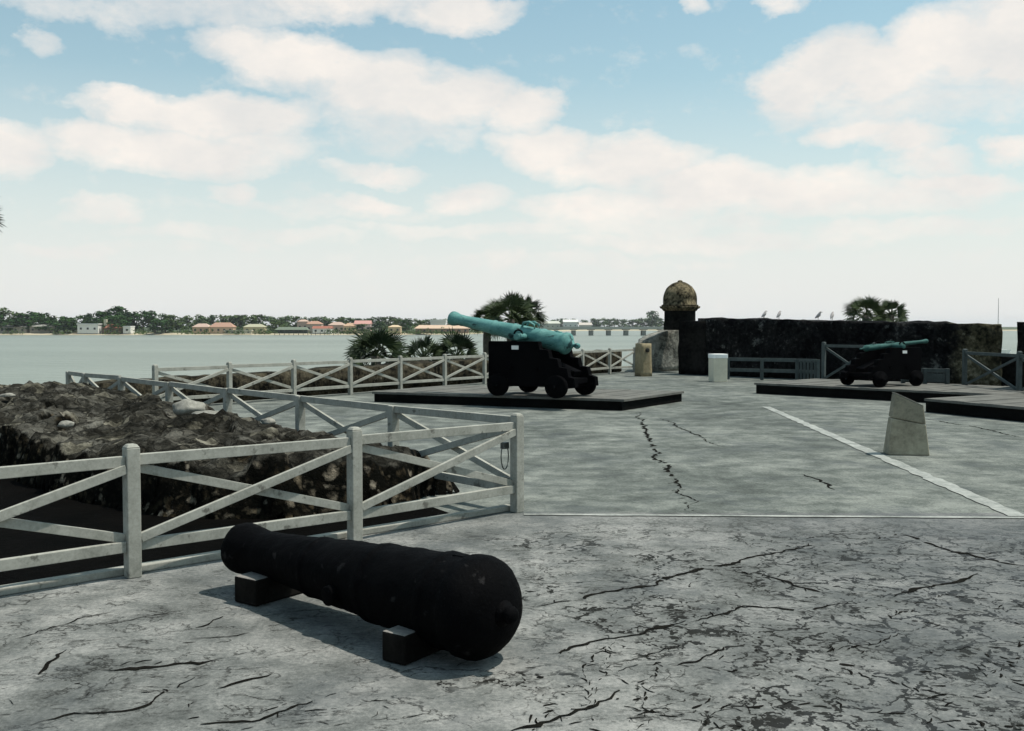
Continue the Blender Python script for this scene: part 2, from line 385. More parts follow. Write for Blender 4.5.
# cumulus banks: centre, half width, half height (in the photograph), strength
CL = [(455,10,70,17,.95),(330,2,110,16,.8),(200,6,130,15,.5),(60,4,80,12,.35),(37,41,18,12,.42),
 (235,42,55,20,.8),(300,62,75,30,1),(375,84,85,34,1),(450,98,75,30,1),(520,108,42,26,1),(400,122,130,30,.45),
 (140,106,62,17,.95),(215,117,75,21,1),(270,125,55,20,.8),(95,140,55,20,.95),(170,152,110,22,.9),(255,150,60,22,.75),(8,145,40,24,.9),
 (375,177,52,11,.75),(230,193,24,13,.7),(372,208,48,9,.7),(470,196,46,15,.75),(105,208,45,13,.55),(330,212,120,12,.3),
 (545,148,60,20,.9),(630,160,90,26,1),(710,182,100,24,1),(800,188,110,22,.8),(610,205,110,18,.7),(900,196,90,16,.65),(640,222,160,16,.35),
 (785,85,42,32,.95),(830,62,55,32,1),(880,72,75,32,1),(950,45,75,36,1),(1020,38,70,45,1),(900,105,130,20,.55),
 (850,130,48,14,.95),(905,138,40,17,.85),(950,182,68,11,.8),(1012,146,32,13,.9),(925,160,35,14,.7),
 (500,232,170,9,.4),(720,240,200,11,.42),(240,238,160,9,.34),(900,228,120,11,.45),(90,250,110,8,.3),(560,262,190,8,.3),
 (790,4,28,9,.6),(697,4,16,8,.6)]
den = None
for px, py, a, b_, s in CL:
    u0, v0 = dir_of(px, py); ka = F/a/1.04; kb = F/b_/1.04
    du = mth(nt, 'MULTIPLY', mth(nt, 'SUBTRACT', azw, u0), ka); dv = mth(nt, 'MULTIPLY', mth(nt, 'SUBTRACT', elw, v0), kb)
    dv = mth(nt, 'MAXIMUM', dv, mth(nt, 'MULTIPLY', dv, .82))
    r2 = mth(nt, 'ADD', mth(nt, 'MULTIPLY', du, du), mth(nt, 'MULTIPLY', dv, dv))
    g = mth(nt, 'MULTIPLY', mth(nt, 'SUBTRACT', 1.10, r2, clamp=True), s)
    den = g if den is None else mth(nt, 'MAXIMUM', den, g)
# clouds elsewhere in the sky (above and behind the photograph)
nb = N(nt, 'ShaderNodeTexNoise', Scale=3.2, Detail=6, Roughness=.6); nt.links.new(mpn.outputs[0], nb.inputs['Vector'])
outside = mth(nt, 'MAXIMUM', ramp(nt, mth(nt, 'ABSOLUTE', az), [(.55/1, 0), (.75, 1)]), ramp(nt, el, [(.37, 0), (.5, 1)]))
gen = mth(nt, 'MULTIPLY', ramp(nt, nb.outputs['Fac'], [(.48, 0), (.62, 1)]), outside)
den = mth(nt, 'MAXIMUM', den, mth(nt, 'MULTIPLY', gen, .25))
den = mth(nt, 'ADD', den, mth(nt, 'MULTIPLY', mth(nt, 'SUBTRACT', nz2.outputs['Fac'], .5), 1.15))
cf = ramp(nt, den, [(.07, 0), (.36, .5), (.80, 1)])
SKYK = .085
sk = N(nt, 'ShaderNodeVectorMath', operation='SCALE'); nt.links.new(sky.outputs[0], sk.inputs[0]); sk.inputs['Scale'].default_value = 1.0
skc = mixc(nt, 1.0, sk.outputs[0], (1.42, 1.86, 1.58), 'MULTIPLY')
hz = ramp(nt, el, [(0.0, .98), (.06, .88), (.14, .56), (.24, .20), (.40, .04)])
hzc = (10.15, 10.15, 9.9)
col = mixc(nt, hz, skc, hzc)
cshade = mixc(nt, ramp(nt, nz.outputs['Fac'], [(.35, 0), (.65, 1)]), (9.6, 9.4, 9.1), (11.8, 10.95, 10.1))
col = mixc(nt, mth(nt, 'MULTIPLY', cf, .93), col, cshade)
nt.links.new(col, bg.inputs['Color']); bg.inputs['Strength'].default_value = SKYK
w.cycles.sampling_method = 'MANUAL'; w.cycles.sample_map_resolution = 512

scene.view_settings.view_transform = 'Standard'; scene.view_settings.look = 'None'
scene.view_settings.exposure = 0.0; scene.view_settings.gamma = 1
scene.cycles.use_denoising = True
scene.cycles.volume_bounces = 0; scene.cycles.max_bounces = 6; scene.cycles.caustics_reflective = False; scene.cycles.caustics_refractive = False

WZ = -5.5                                 # water level
def haze():
    mb = MB(); mb.box((0, 4000, 27), (16400, 13000, 70))
    m = bpy.data.materials.new('bay_haze'); m.use_nodes = True; t = m.node_tree
    t.nodes.remove(t.nodes['Principled BSDF'])
    v = t.nodes.new('ShaderNodeVolumePrincipled'); v.inputs['Color'].default_value = (.93, .96, 1, 1)
    v.inputs['Density'].default_value = .00006; v.inputs['Anisotropy'].default_value = .1
    t.links.new(v.outputs[0], t.nodes['Material Output'].inputs['Volume'])
    o = mb.build('haze', m); o['kind'] = 'stuff'; o['label'] = 'pale haze over the bay'
haze()

# ------------------------------------------------------------------ terrain
mb = MB(); mb.box((0, 4000, WZ-.25), (16000, 12600, .5)); tag(mb.build('water', M['water']), kind='structure', label='grey green bay water')

# parapet / fence reference lines
P0 = Vector((-8.25, 18.5, 0)); FD = Vector((.575, .818, 0)).normalized(); FN = Vector((FD.y, -FD.x, 0))   # far fence and its inner normal
W0 = Vector((6.55, 34.5, 0)); WD = Vector((.7, -.714, 0)).normalized(); WN = Vector((-WD.y, WD.x, 0))      # right parapet; WN points outwards
if WN.y < 0: WN = -WN
outer = [(-40,-30),(45,-30),(45,0)]
wl_end = W0+WD*30+WN*2.6; outer.append((wl_end.x, wl_end.y))
a = W0+WN*2.6; outer.append((a.x, a.y))
b = P0+FD*25.5-FN*1.7; outer.append((b.x, b.y))
c = P0-FN*1.7-FD*.6; outer += [(c.x, c.y), (-40, c.y+.2)]

def strip(mb, pts, w0, rnd, z, jit=.35, taper=True):
    """a ragged ribbon on the ground along pts"""
    L = []
    for i in range(len(pts)-1):
        a, b = Vector(pts[i]), Vector(pts[i+1]); n = max(2, int((b-a).length/.035))
        for k in range(n): L.append(a.lerp(b, k/n))
    L.append(Vector(pts[-1]))
    ph = rnd.uniform(0, 50); wand = []
    for i, p in enumerate(L):
        d = (L[min(i+1, len(L)-1)]-L[max(i-1, 0)]).normalized(); nrm = Vector((-d.y, d.x, 0))
        o = mnoise.noise(Vector((p.x*1.7+ph, p.y*1.7, 0)))*jit*.25 + mnoise.noise(Vector((p.x*6+ph, p.y*6, 3)))*jit*.10 + mnoise.noise(Vector((p.x*17+ph, p.y*17, 7)))*jit*.075
        f = 1.0
        if taper: f = min(1, 4*min(i+.4, len(L)-1-i+.4)/len(L)+.12)
        ww = w0*f*(.35+1.0*abs(mnoise.noise(Vector((p.x*9, p.y*9, ph)))*1.6+.25))
        q = p+nrm*o; wand.append((q+nrm*ww/2, q-nrm*ww/2))
    vs = [(mb.bm.verts.new((a.x, a.y, z)), mb.bm.verts.new((b.x, b.y, z))) for a, b in wand]
    long_ = len(L) > 14
    for i, (p, q) in enumerate(zip(vs, vs[1:])):
        if long_ and mnoise.noise(Vector((L[i].x*4.5+ph, L[i].y*4.5, 1))) > .36: continue
        mb.face([p[0], p[1], q[1], q[0]])
        if long_ and rnd.random() < .10:
            a = rnd.choice([-1, 1])*rnd.uniform(.4, 1.2)+math.atan2(L[i+1].y-L[i].y, L[i+1].x-L[i].x)
            strip(mb, [L[i], L[i]+Vector((math.cos(a), math.sin(a), 0))*rnd.uniform(.03,.10)], w0*.4, rnd, z-.0005, .2)

def deck():
    mb = MB(); n = len(outer)
    mb.poly([(x, y, 0) for x, y in outer])
    mb.mi = 2
    for i in range(n):
        a, b = outer[i], outer[(i+1) % n]
        mb.poly([(a[0], a[1], -5.9), (b[0], b[1], -5.9), (b[0], b[1], 0), (a[0], a[1], 0)])
    mb.mi = 1; rnd = random.Random(5)
    G = lambda *pp: [at(x, y) for x, y in pp]
    strip(mb, G((528,607),(590,596),(650,585),(700,571),(760,556),(822,543)), .035, rnd, .004)
    strip(mb, G((550,657),(600,643),(650,630),(690,623)), .028, rnd, .004)
    strip(mb, G((690,623),(745,607),(800,612),(845,601)), .024, rnd, .004)
    strip(mb, G((500,735),(560,712),(618,690)), .03, rnd, .004)
    strip(mb, G((637,412),(648,438),(664,466),(680,492),(694,511)), .055, rnd, .004, .5)
    strip(mb, G((660,418),(690,432),(720,447)), .04, rnd, .004)
    strip(mb, G((800,474),(840,490)), .04, rnd, .004)
    strip(mb, G((900,597),(940,585),(980,574)), .035, rnd, .004)
    strip(mb, G((760,574),(800,587),(830,595)), .03, rnd, .004)
    strip(mb, G((673,667),(725,648)), .022, rnd, .004)
    strip(mb, G((900,535),(950,552),(1000,562),(1030,566)), .04, rnd, .004)
    strip(mb, G((920,418),(980,428),(1030,440)), .04, rnd, .004)
    strip(mb, G((30,728),(65,718),(130,708),(198,678)), .018, rnd, .004)
    strip(mb, G((200,727),(260,722),(320,706)), .022, rnd, .004)
    strip(mb, G((100,668),(160,664),(222,658)), .03, rnd, .004, .5)
    strip(mb, G((190,640),(250,634)), .014, rnd, .004); strip(mb, G((195,628),(225,617)), .014, rnd, .004)
    strip(mb, G((215,688),(272,673)), .014, rnd, .004); strip(mb, G((100,626),(180,611)), .014, rnd, .004)
    strip(mb, G((40,675),(62,655),(68,650)), .025, rnd, .004); strip(mb, G((20,640),(50,628),(110,612)), .012, rnd, .004)
    strip(mb, G((580,690),(640,655),(700,640)), .012, rnd, .004)
    # chains of short chips in the near right, and loose chips round them
    def chip(g, ang, L, w_):
        p = g; pts = [p]
        for j in range(2):
            ang += rnd.gauss(0, .3); p = p+Vector((math.cos(ang), math.sin(ang), 0))*L/2; pts.append(p)
        strip(mb, pts, w_, rnd, .003, .15); return p, ang
    def dense(g, px, py):
        m = mnoise.noise(g*1.1+Vector((3, 9, 0)))+.6*mnoise.noise(g*2.7)
        return m+(px-540)/480*.55+(py-522)/230*.35-.42
    k = 0
    while k < 60:
        px, py = rnd.uniform(530, 1060), rnd.uniform(522, 745); g = at(px, py)
        if dense(g, px, py) < rnd.uniform(-.15, .15): continue
        ang = rnd.choice([R(12), R(25), R(-22), R(-35), R(65), R(-70)])+rnd.gauss(0, .2); cw = rnd.choice([.005,.007,.009,.013,.017])
        for j in range(rnd.randint(4, 16)):
            ang += rnd.gauss(0, .22)
            p, _ = chip(g+Vector((rnd.gauss(0,.008), rnd.gauss(0,.008), 0)), ang+rnd.gauss(0,.3), rnd.uniform(.03,.085), cw*rnd.uniform(.6,1.3))
            g = g+Vector((math.cos(ang), math.sin(ang), 0))*rnd.uniform(.03,.075)
        k += 1
    k = 0
    while k < 170:
        px, py = rnd.uniform(530, 1060), rnd.uniform(520, 755); g = at(px, py)
        if dense(g, px, py) < .1+rnd.uniform(-.2, .2): continue
        chip(g, rnd.choice([R(15), R(-25), R(50), R(-60), R(0)])+rnd.gauss(0, .4), rnd.choice([.015,.02,.03,.04,.07]), rnd.choice([.004,.006,.008,.012,.018])); k += 1
    k = 0
    while k < 90:
        px, py = rnd.uniform(-20, 560), rnd.uniform(540, 760); g = at(px, py)
        if mnoise.noise(g*1.5) < .05 or (py < 600 and px < 525): continue
        chip(g, R(rnd.choice([15, 25, -10]))+rnd.gauss(0, .3), rnd.uniform(.025,.09), rnd.uniform(.003,.009)); k += 1
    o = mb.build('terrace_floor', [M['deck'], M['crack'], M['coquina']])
    tag(o, kind='structure', label='pale cracked concrete gun deck')
deck()

def flat(name, pts, z, m, label):
    mb = MB(); mb.prism([Vector((p.x, p.y, .001)) for p in pts], [Vector((p.x, p.y, z)) for p in pts])
    return tag(mb.build(name, m), kind='structure', label=label)
# the two pale strips let into the deck
def pale_strip(p, q, w, label):
    p, q = Vector(p), Vector(q); mb = MB(); d = (q-p).normalized(); nrm = Vector((-d.y, d.x, 0)); n = int((q-p).length/.12); pr = []
    for i in range(n+1):
        c = p.lerp(q, i/n); e = w/2*(1+.35*mnoise.noise(c*4.0)+.25*mnoise.noise(c*15.0))
        pr.append((mb.bm.verts.new(c+nrm*e+Vector((0,0,.008))), mb.bm.verts.new(c-nrm*e+Vector((0,0,.008)))))
    for a, b in zip(pr, pr[1:]): mb.face([a[0], a[1], b[1], b[0]])
    tag(mb.build('painted_line', M['line']), kind='structure', label=label)
pale_strip(at(524,515), at(1120,519), .07, 'thin pale strip running straight across the deck')
pale_strip(at(766,407), at(1019,517), .17, 'pale strip running diagonally up the deck')

# ground inside the near fence
C = at(517, 512); A1 = at(133, 577); B1 = at(355, 541)
D1 = (A1-C).normalized(); N1 = Vector((-D1.y, D1.x, 0));  N1 = N1 if N1.y > 0 else -N1
D2 = (P0-C).normalized(); N2 = Vector((-D2.y, D2.x, 0));  N2 = N2 if N2.dot(D1) > 0 else -N2
s0 = C+(D1*.75+D2*.55); s1 = C+D1*9+N1*.10; s2 = C+D2*12.2+N2*.25
sp_ = [C+D1*.55+N1*.12, s1, Vector((-20, 4, 0)), Vector((-20, 17.8, 0)), s2, C+D2*1.7+N2*.25]
mb = MB(); mb.poly([Vector((p.x, p.y, .004)) for p in sp_]); tag(mb.build('soil_ground', M['soil']), kind='structure', label='soil inside the fence with painted shade')

# ------------------------------------------------------------------ fences
def fence(name, base, posts, label, h=.88, wpost=.092, m='paint', flush=False, left_rail=None, sill=False, nopost=(), skip=(), rail=.074, zb=0.0, lock=False):
    root = empty(name, base); tag(root, label, 'fence')
    inv = -Vector(base); n = len(posts)
    P = [Vector(p)+inv for p in posts]
    for i, p in enumerate(P):
        q = P[min(i+1, n-1)]-P[max(i-1, 0)]; ang = math.atan2(q.y, q.x); rot = Matrix.Rotation(ang, 3, 'Z')
        if i in nopost: continue
        mb = MB(); mb.box(p+Vector((0, 0, (h+.0)/2+.001)), (wpost, wpost, h), rot)
        if flush: mb.build('post', M[m], root, .006); continue
        # chamfered cap
        z = h+.001; hw = wpost/2
        b_ = [p+rot @ Vector((x*hw, y*hw, z)) for x, y in ((-1,-1),(1,-1),(1,1),(-1,1))]
        t_ = [p+rot @ Vector((x*hw*.6, y*hw*.6, z+.025)) for x, y in ((-1,-1),(1,-1),(1,1),(-1,1))]
        mb.prism([v+Vector((0,0,.0015)) for v in b_], t_)
        mb.build('post', M[m], root, .006)
    for i in range(n-1):
        if i in skip: continue
        a, b = P[i], P[i+1]; d = (b-a).normalized(); s = Vector((-d.y, d.x, 0)); e = d*(wpost/2+.001)
        zt, zl = (h-rail/2+.004 if flush else h-.045-rail/2), .21
        for nm, z in (('top_rail', zt), ('bottom_rail', zl)):
            mb = MB(); j0, j1 = (random.gauss(0, .006) for _ in '12'); mb.bar(a+e+Vector((0,0,z+j0)), b-e+Vector((0,0,z+j1)), .045, rail); mb.build(nm, M[m], root, .004)
        lo, hi = zl+rail/2+.02, zt-rail/2-.02
        mb = MB(); mb.bar(a+e+s*.022+Vector((0,0,hi)), b-e+s*.022+Vector((0,0,lo)), .034, rail*.85); mb.build('brace', M[m], root, .003)
        mb = MB(); mb.bar(a+e-s*.022+Vector((0,0,lo)), b-e-s*.022+Vector((0,0,hi)), .034, rail*.85); mb.build('brace', M[m], root, .003)
    return root
step = (B1-C).length
p_near = [C, B1, A1, A1+D1*1.79, A1+D1*3.58]
fn_ = fence('timber_fence', p_near[1], p_near, 'grey white crossbraced timber fence nearest the camera, behind the fallen iron cannon')
# kerb board along its foot
mb = MB(); mb.bar(C+N1*.12-D1*.02+Vector((0,0,.026)), C+D1*7.3+N1*.12+Vector((0,0,.026)), .09, .05)
tag(mb.build('kerb', M['paint'], None, .008), kind='structure', label='low kerb along the foot of the near fence')
p_2 = [C+D2*(1.98*i) for i in range(6)]+[P0-D2*.9, P0]
p_2[0] = C+D2*.01+N2*.0
fence('timber_fence', p_2[3], p_2, 'shaded timber fence running back from the near corner post beside the rubble mound', nopost=(0,), flush=True, h=.855)
p_3 = [P0+FD*(1.85*k+.0) for k in range(1, 14)]
p_3[-1] = P0+FD*(1.85*12+1.7)
fence('timber_fence', p_3[6], p_3, 'long crossbraced timber fence along the bay side low stone wall', h=.9)

# hasp and chain hanging on the corner post
ch = empty('chain', C+Vector((-.06, .06, .43)))
def torus(mb, c, r, t, u, v):
    pts = [Vector(c)+Vector(u)*math.cos(x)*r[0]+Vector(v)*math.sin(x)*r[1] for x in [2*math.pi*k/14 for k in range(15)]]
    mb.tube(pts, [t]*15, 6, False)
tag(ch, 'small steel chain loop hanging beside the corner fence post', 'chain')
uu = D1; vv = Vector((0,0,1)); cc = D1*.07
mb = MB(); torus(mb, cc+Vector((0,0,.08)), (.045,.12), .006, uu, vv); mb.build('loop', M['steel'], ch)
mb = MB(); mb.box(cc+Vector((0,0,.18)), (.07,.05,.06), Matrix.Rotation(math.atan2(D1.y, D1.x), 3, 'Z')); mb.build('padlock', M['steel'], ch, .006)
mb = MB(); mb.tube([cc+Vector((0,0,-.14))+D1*.14, cc+Vector((0,0,-.11))+D1*.08, cc+Vector((0,0,-.115)), Vector((0,0,-.14))], [.012]*4, 8); mb.build('latch', M['steel'], ch)

# ------------------------------------------------------------------ rubble mound
def mound():
    bk = [C+D2*t+N2*q for t, q in ((12.9,.3),(11,.16),(8,.16),(5,.22),(2.9,.4))]
    rim = [(-.60,10.12),(-1.25,9.2),(-2.0,8.72),(-2.9,8.72),(-3.7,9.2),(-4.9,10.3),(-6.4,11.9),(-9.2,14.6),(-10.4,16.8)]+[(p.x, p.y) for p in bk]
    rim = [Vector((x, y, 0)) for x, y in rim]
    n = len(rim)
    def inside(p):
        c = False; j = n-1
        for i in range(n):
            a, b = rim[i], rim[j]
            if (a.y > p.y) != (b.y > p.y) and p.x < (b.x-a.x)*(p.y-a.y)/(b.y-a.y)+a.x: c = not c
            j = i
        return c
    def dist(p):
        m = 9
        for i in range(n):
            a, b = rim[i], rim[(i+1) % n]; t = max(0, min(1, (p-a).dot(b-a)/(b-a).length_squared)); m = min(m, (p-a-(b-a)*t).length)
        return m
    mb = MB(); g = .055; X0, X1, Y0, Y1 = -11.0, -.3, 7.9, 18.2
    nx, ny = int((X1-X0)/g), int((Y1-Y0)/g); V = {}
    for i in range(nx+1):
        for j in range(ny+1):
            p = Vector((X0+i*g, Y0+j*g, 0))
            q = p+Vector((mnoise.noise(p*2.3), mnoise.noise(p*2.3+Vector((5,5,5))), 0))*.16
            d = dist(q)*(1 if inside(q) else -1)
            if d < -.075: continue
            t = max(0, min(1, (d+.05)/.17)); t = t*t*(3-2*t)
            far = max(0, min(1, (p.y-9)/8))
            H = .57+.28*far-.16*max(0, min(1, (-7.2-p.x)/1.6))+.09*mnoise.noise(p*.9)+.08*mnoise.noise(Vector((p.x*2.0-p.y*1.6, p.x*.9+p.y*1.3, 1)))+.07*mnoise.noise(Vector((p.x*4.2-p.y*2, p.y*4.2+p.x, 2)))+.045*mnoise.noise(p*11)
            q3 = Vector((p.x*2.4, p.y*2.4, 0))+Vector((mnoise.noise(p*3), mnoise.noise(p*3+Vector((7,7,7))), 0))*.5
            dd, ff = mnoise.voronoi(q3); H += .11*(mnoise.cell(ff[0]*9.7)-.5)*min(1, (dd[1]-dd[0])*5)-.05*max(0, 1-(dd[1]-dd[0])*7)
            z = -.03+t*H*(.82+.18*min(1, max(0, d)/.7))
            w_ = Vector((p.x, p.y, z)); hv = t*(1-t)*4; w_ += Vector((mnoise.noise(w_*5), mnoise.noise(w_*5+Vector((9,9,9))), mnoise.noise(w_*5+Vector((4,1,7)))*.5))*.10*hv
            V[i, j] = mb.bm.verts.new(w_)
    for i in range(nx):
        for j in range(ny):
            q = [V.get(k) for k in ((i,j),(i+1,j),(i+1,j+1),(i,j+1))]
            if None in q: continue
            f = mb.face(q, True)
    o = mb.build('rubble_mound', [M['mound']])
    tag(o, 'low brown coquina rubble mound between the two near fence runs', 'stone mound')
mound()
def boulder(px, py, z, size, label, seed, m='pale_stone', squash=.5):
    p = at(px, py, z); rnd = random.Random(seed); mb = MB()
    bmesh.ops.create_icosphere(mb.bm, subdivisions=3, radius=1)
    for v in mb.bm.verts:
        k = 1+.28*mnoise.noise(v.co*1.4+Vector((seed, 0, 0)))+.12*mnoise.noise(v.co*4+Vector((seed, 3, 0)))
        v.co = Vector((v.co.x*k*size, v.co.y*k*size*.7, v.co.z*k*size*squash))
    for f in mb.bm.faces: f.smooth = True
    o = mb.build('stone', M[m]); o.location = p-Vector((0, 0, size*squash*.12)); o.rotation_euler = (0, 0, rnd.uniform(0, 3))
    tag(o, label, 'stone', 'loose pale stones on and by the rubble mound')
boulder(188,407,.70,.20,'pale rounded stone on top of the mound, larger of the pair below the fence post',1)
boulder(209,415,.66,.22,'flat pale stone just right of the larger pale stone on the mound',2,'pale_stone',.3)
boulder(268,421,.58,.09,'small pale stone at the right crest of the mound before the fence post',3)
boulder(66,424,.60,.085,'small pale jagged stone at the left edge of the mound above the dark hollow',4)
boulder(65,477,.06,.26,'broad pale stone lying in the dark hollow under the near top rail',5,'pale_stone',.35)
boulder(160,484,.2,.06,'tiny pale stone chip in the dark hollow just right of the near post',6)
boulder(8,395,.72,.10,'pale stone on the far left shoulder of the mound',7,'pale_stone',.3)

# ------------------------------------------------------------------ fallen iron cannon
def iron_cannon():
    br = Vector((-.095, 4.90, .283)); mz = Vector((-1.76, 6.42, .262))
    ax = (mz-br); L = ax.length; ax.normalize()
    root = empty('iron_cannon', (br+mz)/2*Vector((1,1,0)).length if False else Vector(((br.x+mz.x)/2, (br.y+mz.y)/2, 0)))
    tag(root, 'black pitted iron cannon barrel lying on timber blocks in the foreground', 'cannon')
    o = br-root.location
    prof = [(-.085,0),(-.082,.06),(-.07,.11),(-.045,.165),(-.012,.21),(.025,.238),(.06,.255),(.10,.262),(.15,.262),(.17,.248),(.30,.245),(.315,.250),(.35,.250),(.365,.238),(.62,.228),(.85,.216),(.86,.221),(.90,.221),(.91,.210),(1.2,.195),(1.45,.178),(1.46,.183),(1.49,.183),(1.5,.172),(1.85,.152),(2.05,.143),(2.12,.141),(2.20,.148),(2.28,.160),(2.33,.166),(2.37,.163),(2.395,.15),(2.395,.078),(2.1,.074),(2.1,0)]
    sc = L/2.395; prof = [(t*sc, r) for t, r in prof]
    fine = []
    for (t0, r0), (t1, r1) in zip(prof, prof[1:]):
        n_ = max(1, int(abs(t1-t0)/.03)); fine += [(t0+(t1-t0)*q/n_, r0+(r1-r0)*q/n_) for q in range(n_)]
    fine.append(prof[-1])
    mb = MB(); mb.lathe(fine, 72, o, ax)
    for v in mb.bm.verts: 
        q = v.co-o; rad = q-ax*q.dot(ax)
        if rad.length > .12: v.co += rad.normalized()*(.005*mnoise.noise(v.co*7)+.004*mnoise.noise(v.co*19)+.003*mnoise.noise(v.co*40))
    mb.build('barrel', M['iron'], root)
    mb = MB(); mb.lathe([(-.075,0),(-.073,.025),(-.06,.042),(-.045,.046),(-.03,.042),(-.015,.042),(.01,.085)], 24, o-ax*.075, ax); mb.build('cascabel', M['iron'], root)
    side = Vector((ax.y, -ax.x, 0)).normalized()
    for s in (-1, 1):
        mb = MB(); c = o+ax*1.1*sc+Vector((0,0,-.06)); mb.lathe([(.14,.055),(.235,.055),(.24,.048),(.24,0)], 20, c, side*s); mb.build('trunnion', M['iron'], root)
    mb = MB(); c = o+ax*.24*sc+Vector((0,0,.240)); mb.box(c, (.08,.05,.02), ax.to_track_quat('X','Z').to_matrix()); mb.build('vent_patch', M['iron'], root, .005)
    return ax
ax = iron_cannon()
def timber(px, py, w, h, length, label):
    e = at(px, py); d = Vector((.57, .82, 0)).normalized(); s = Vector((d.y, -d.x, 0))
    root_loc = e+d*length/2
    mb = MB(); mb.bar(-d*length/2+Vector((0,0,h/2+.002)), d*length/2+Vector((0,0,h/2+.002)), w, h)
    bmesh.ops.recalc_face_normals(mb.bm, faces=mb.bm.faces)
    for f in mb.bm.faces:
        f.normal_update(); f.material_index = 1 if f.normal.z > .9 else 0  # upward faces take the paler timber
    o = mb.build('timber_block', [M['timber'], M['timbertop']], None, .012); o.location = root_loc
    tag(o, label, 'timber block')
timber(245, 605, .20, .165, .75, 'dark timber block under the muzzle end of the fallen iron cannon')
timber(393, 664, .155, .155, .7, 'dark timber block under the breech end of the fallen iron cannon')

# ------------------------------------------------------------------ platforms
def platform(name, c0, c1, c2, h, label):     # c0-c1 front edge on the ground, c1-c2 right edge
    c0, c1, c2 = Vector(c0), Vector(c1), Vector(c2); c3 = c0+(c2-c1)
    root = empty(name, c1); tag(root, label, 'platform')
    q = [p-c1 for p in (c0, c1, c2, c3)]; up = Vector((0,0,1))
    ct = (q[0]+q[2])/2
    inset = [ct+(p-ct)*.985 for p in q]
    mb = MB(); mb.prism([p+up*.001 for p in inset], [p+up*(h-.05) for p in inset]); mb.build('side_frame', M['platform_side'], root)
    mb = MB(); n = max(6, int((q[1]-q[0]).length/.3))
    mb.prism([p+up*(h-.049) for p in q], [p+up*(h-.008) for p in q])
    for i in range(n):
        a, b = q[0].lerp(q[1], (i+.02)/n), q[0].lerp(q[1], (i+.98)/n); d = q[3]-q[0]
        zz = h+.004*math.sin(i*3.7)
        mb.prism([a+up*(h-.0075), b+up*(h-.0075), b+d+up*(h-.0075), a+d+up*(h-.0075)], [a+up*zz, b+up*zz, b+d+up*zz, a+d+up*zz])
    mb.build('planking', M['platform'], root)
    return root
platform('gun_platform', at(372,402), at(624,411), at(684,401.5), .235, 'low dark timber platform carrying the bronze cannon near the middle')
platform('gun_platform', at(754,393.5), at(1010,407.5), at(1010,407.5)+Vector((2.2,2.1,0)), .27, 'low timber platform carrying the shaded bronze cannon by the right wall')
platform('gun_platform', at(924,412), at(1060,426), at(1060,426)+Vector((2.6,1.6,0)), .27, 'low dark timber platform at the right edge in front of the wall')

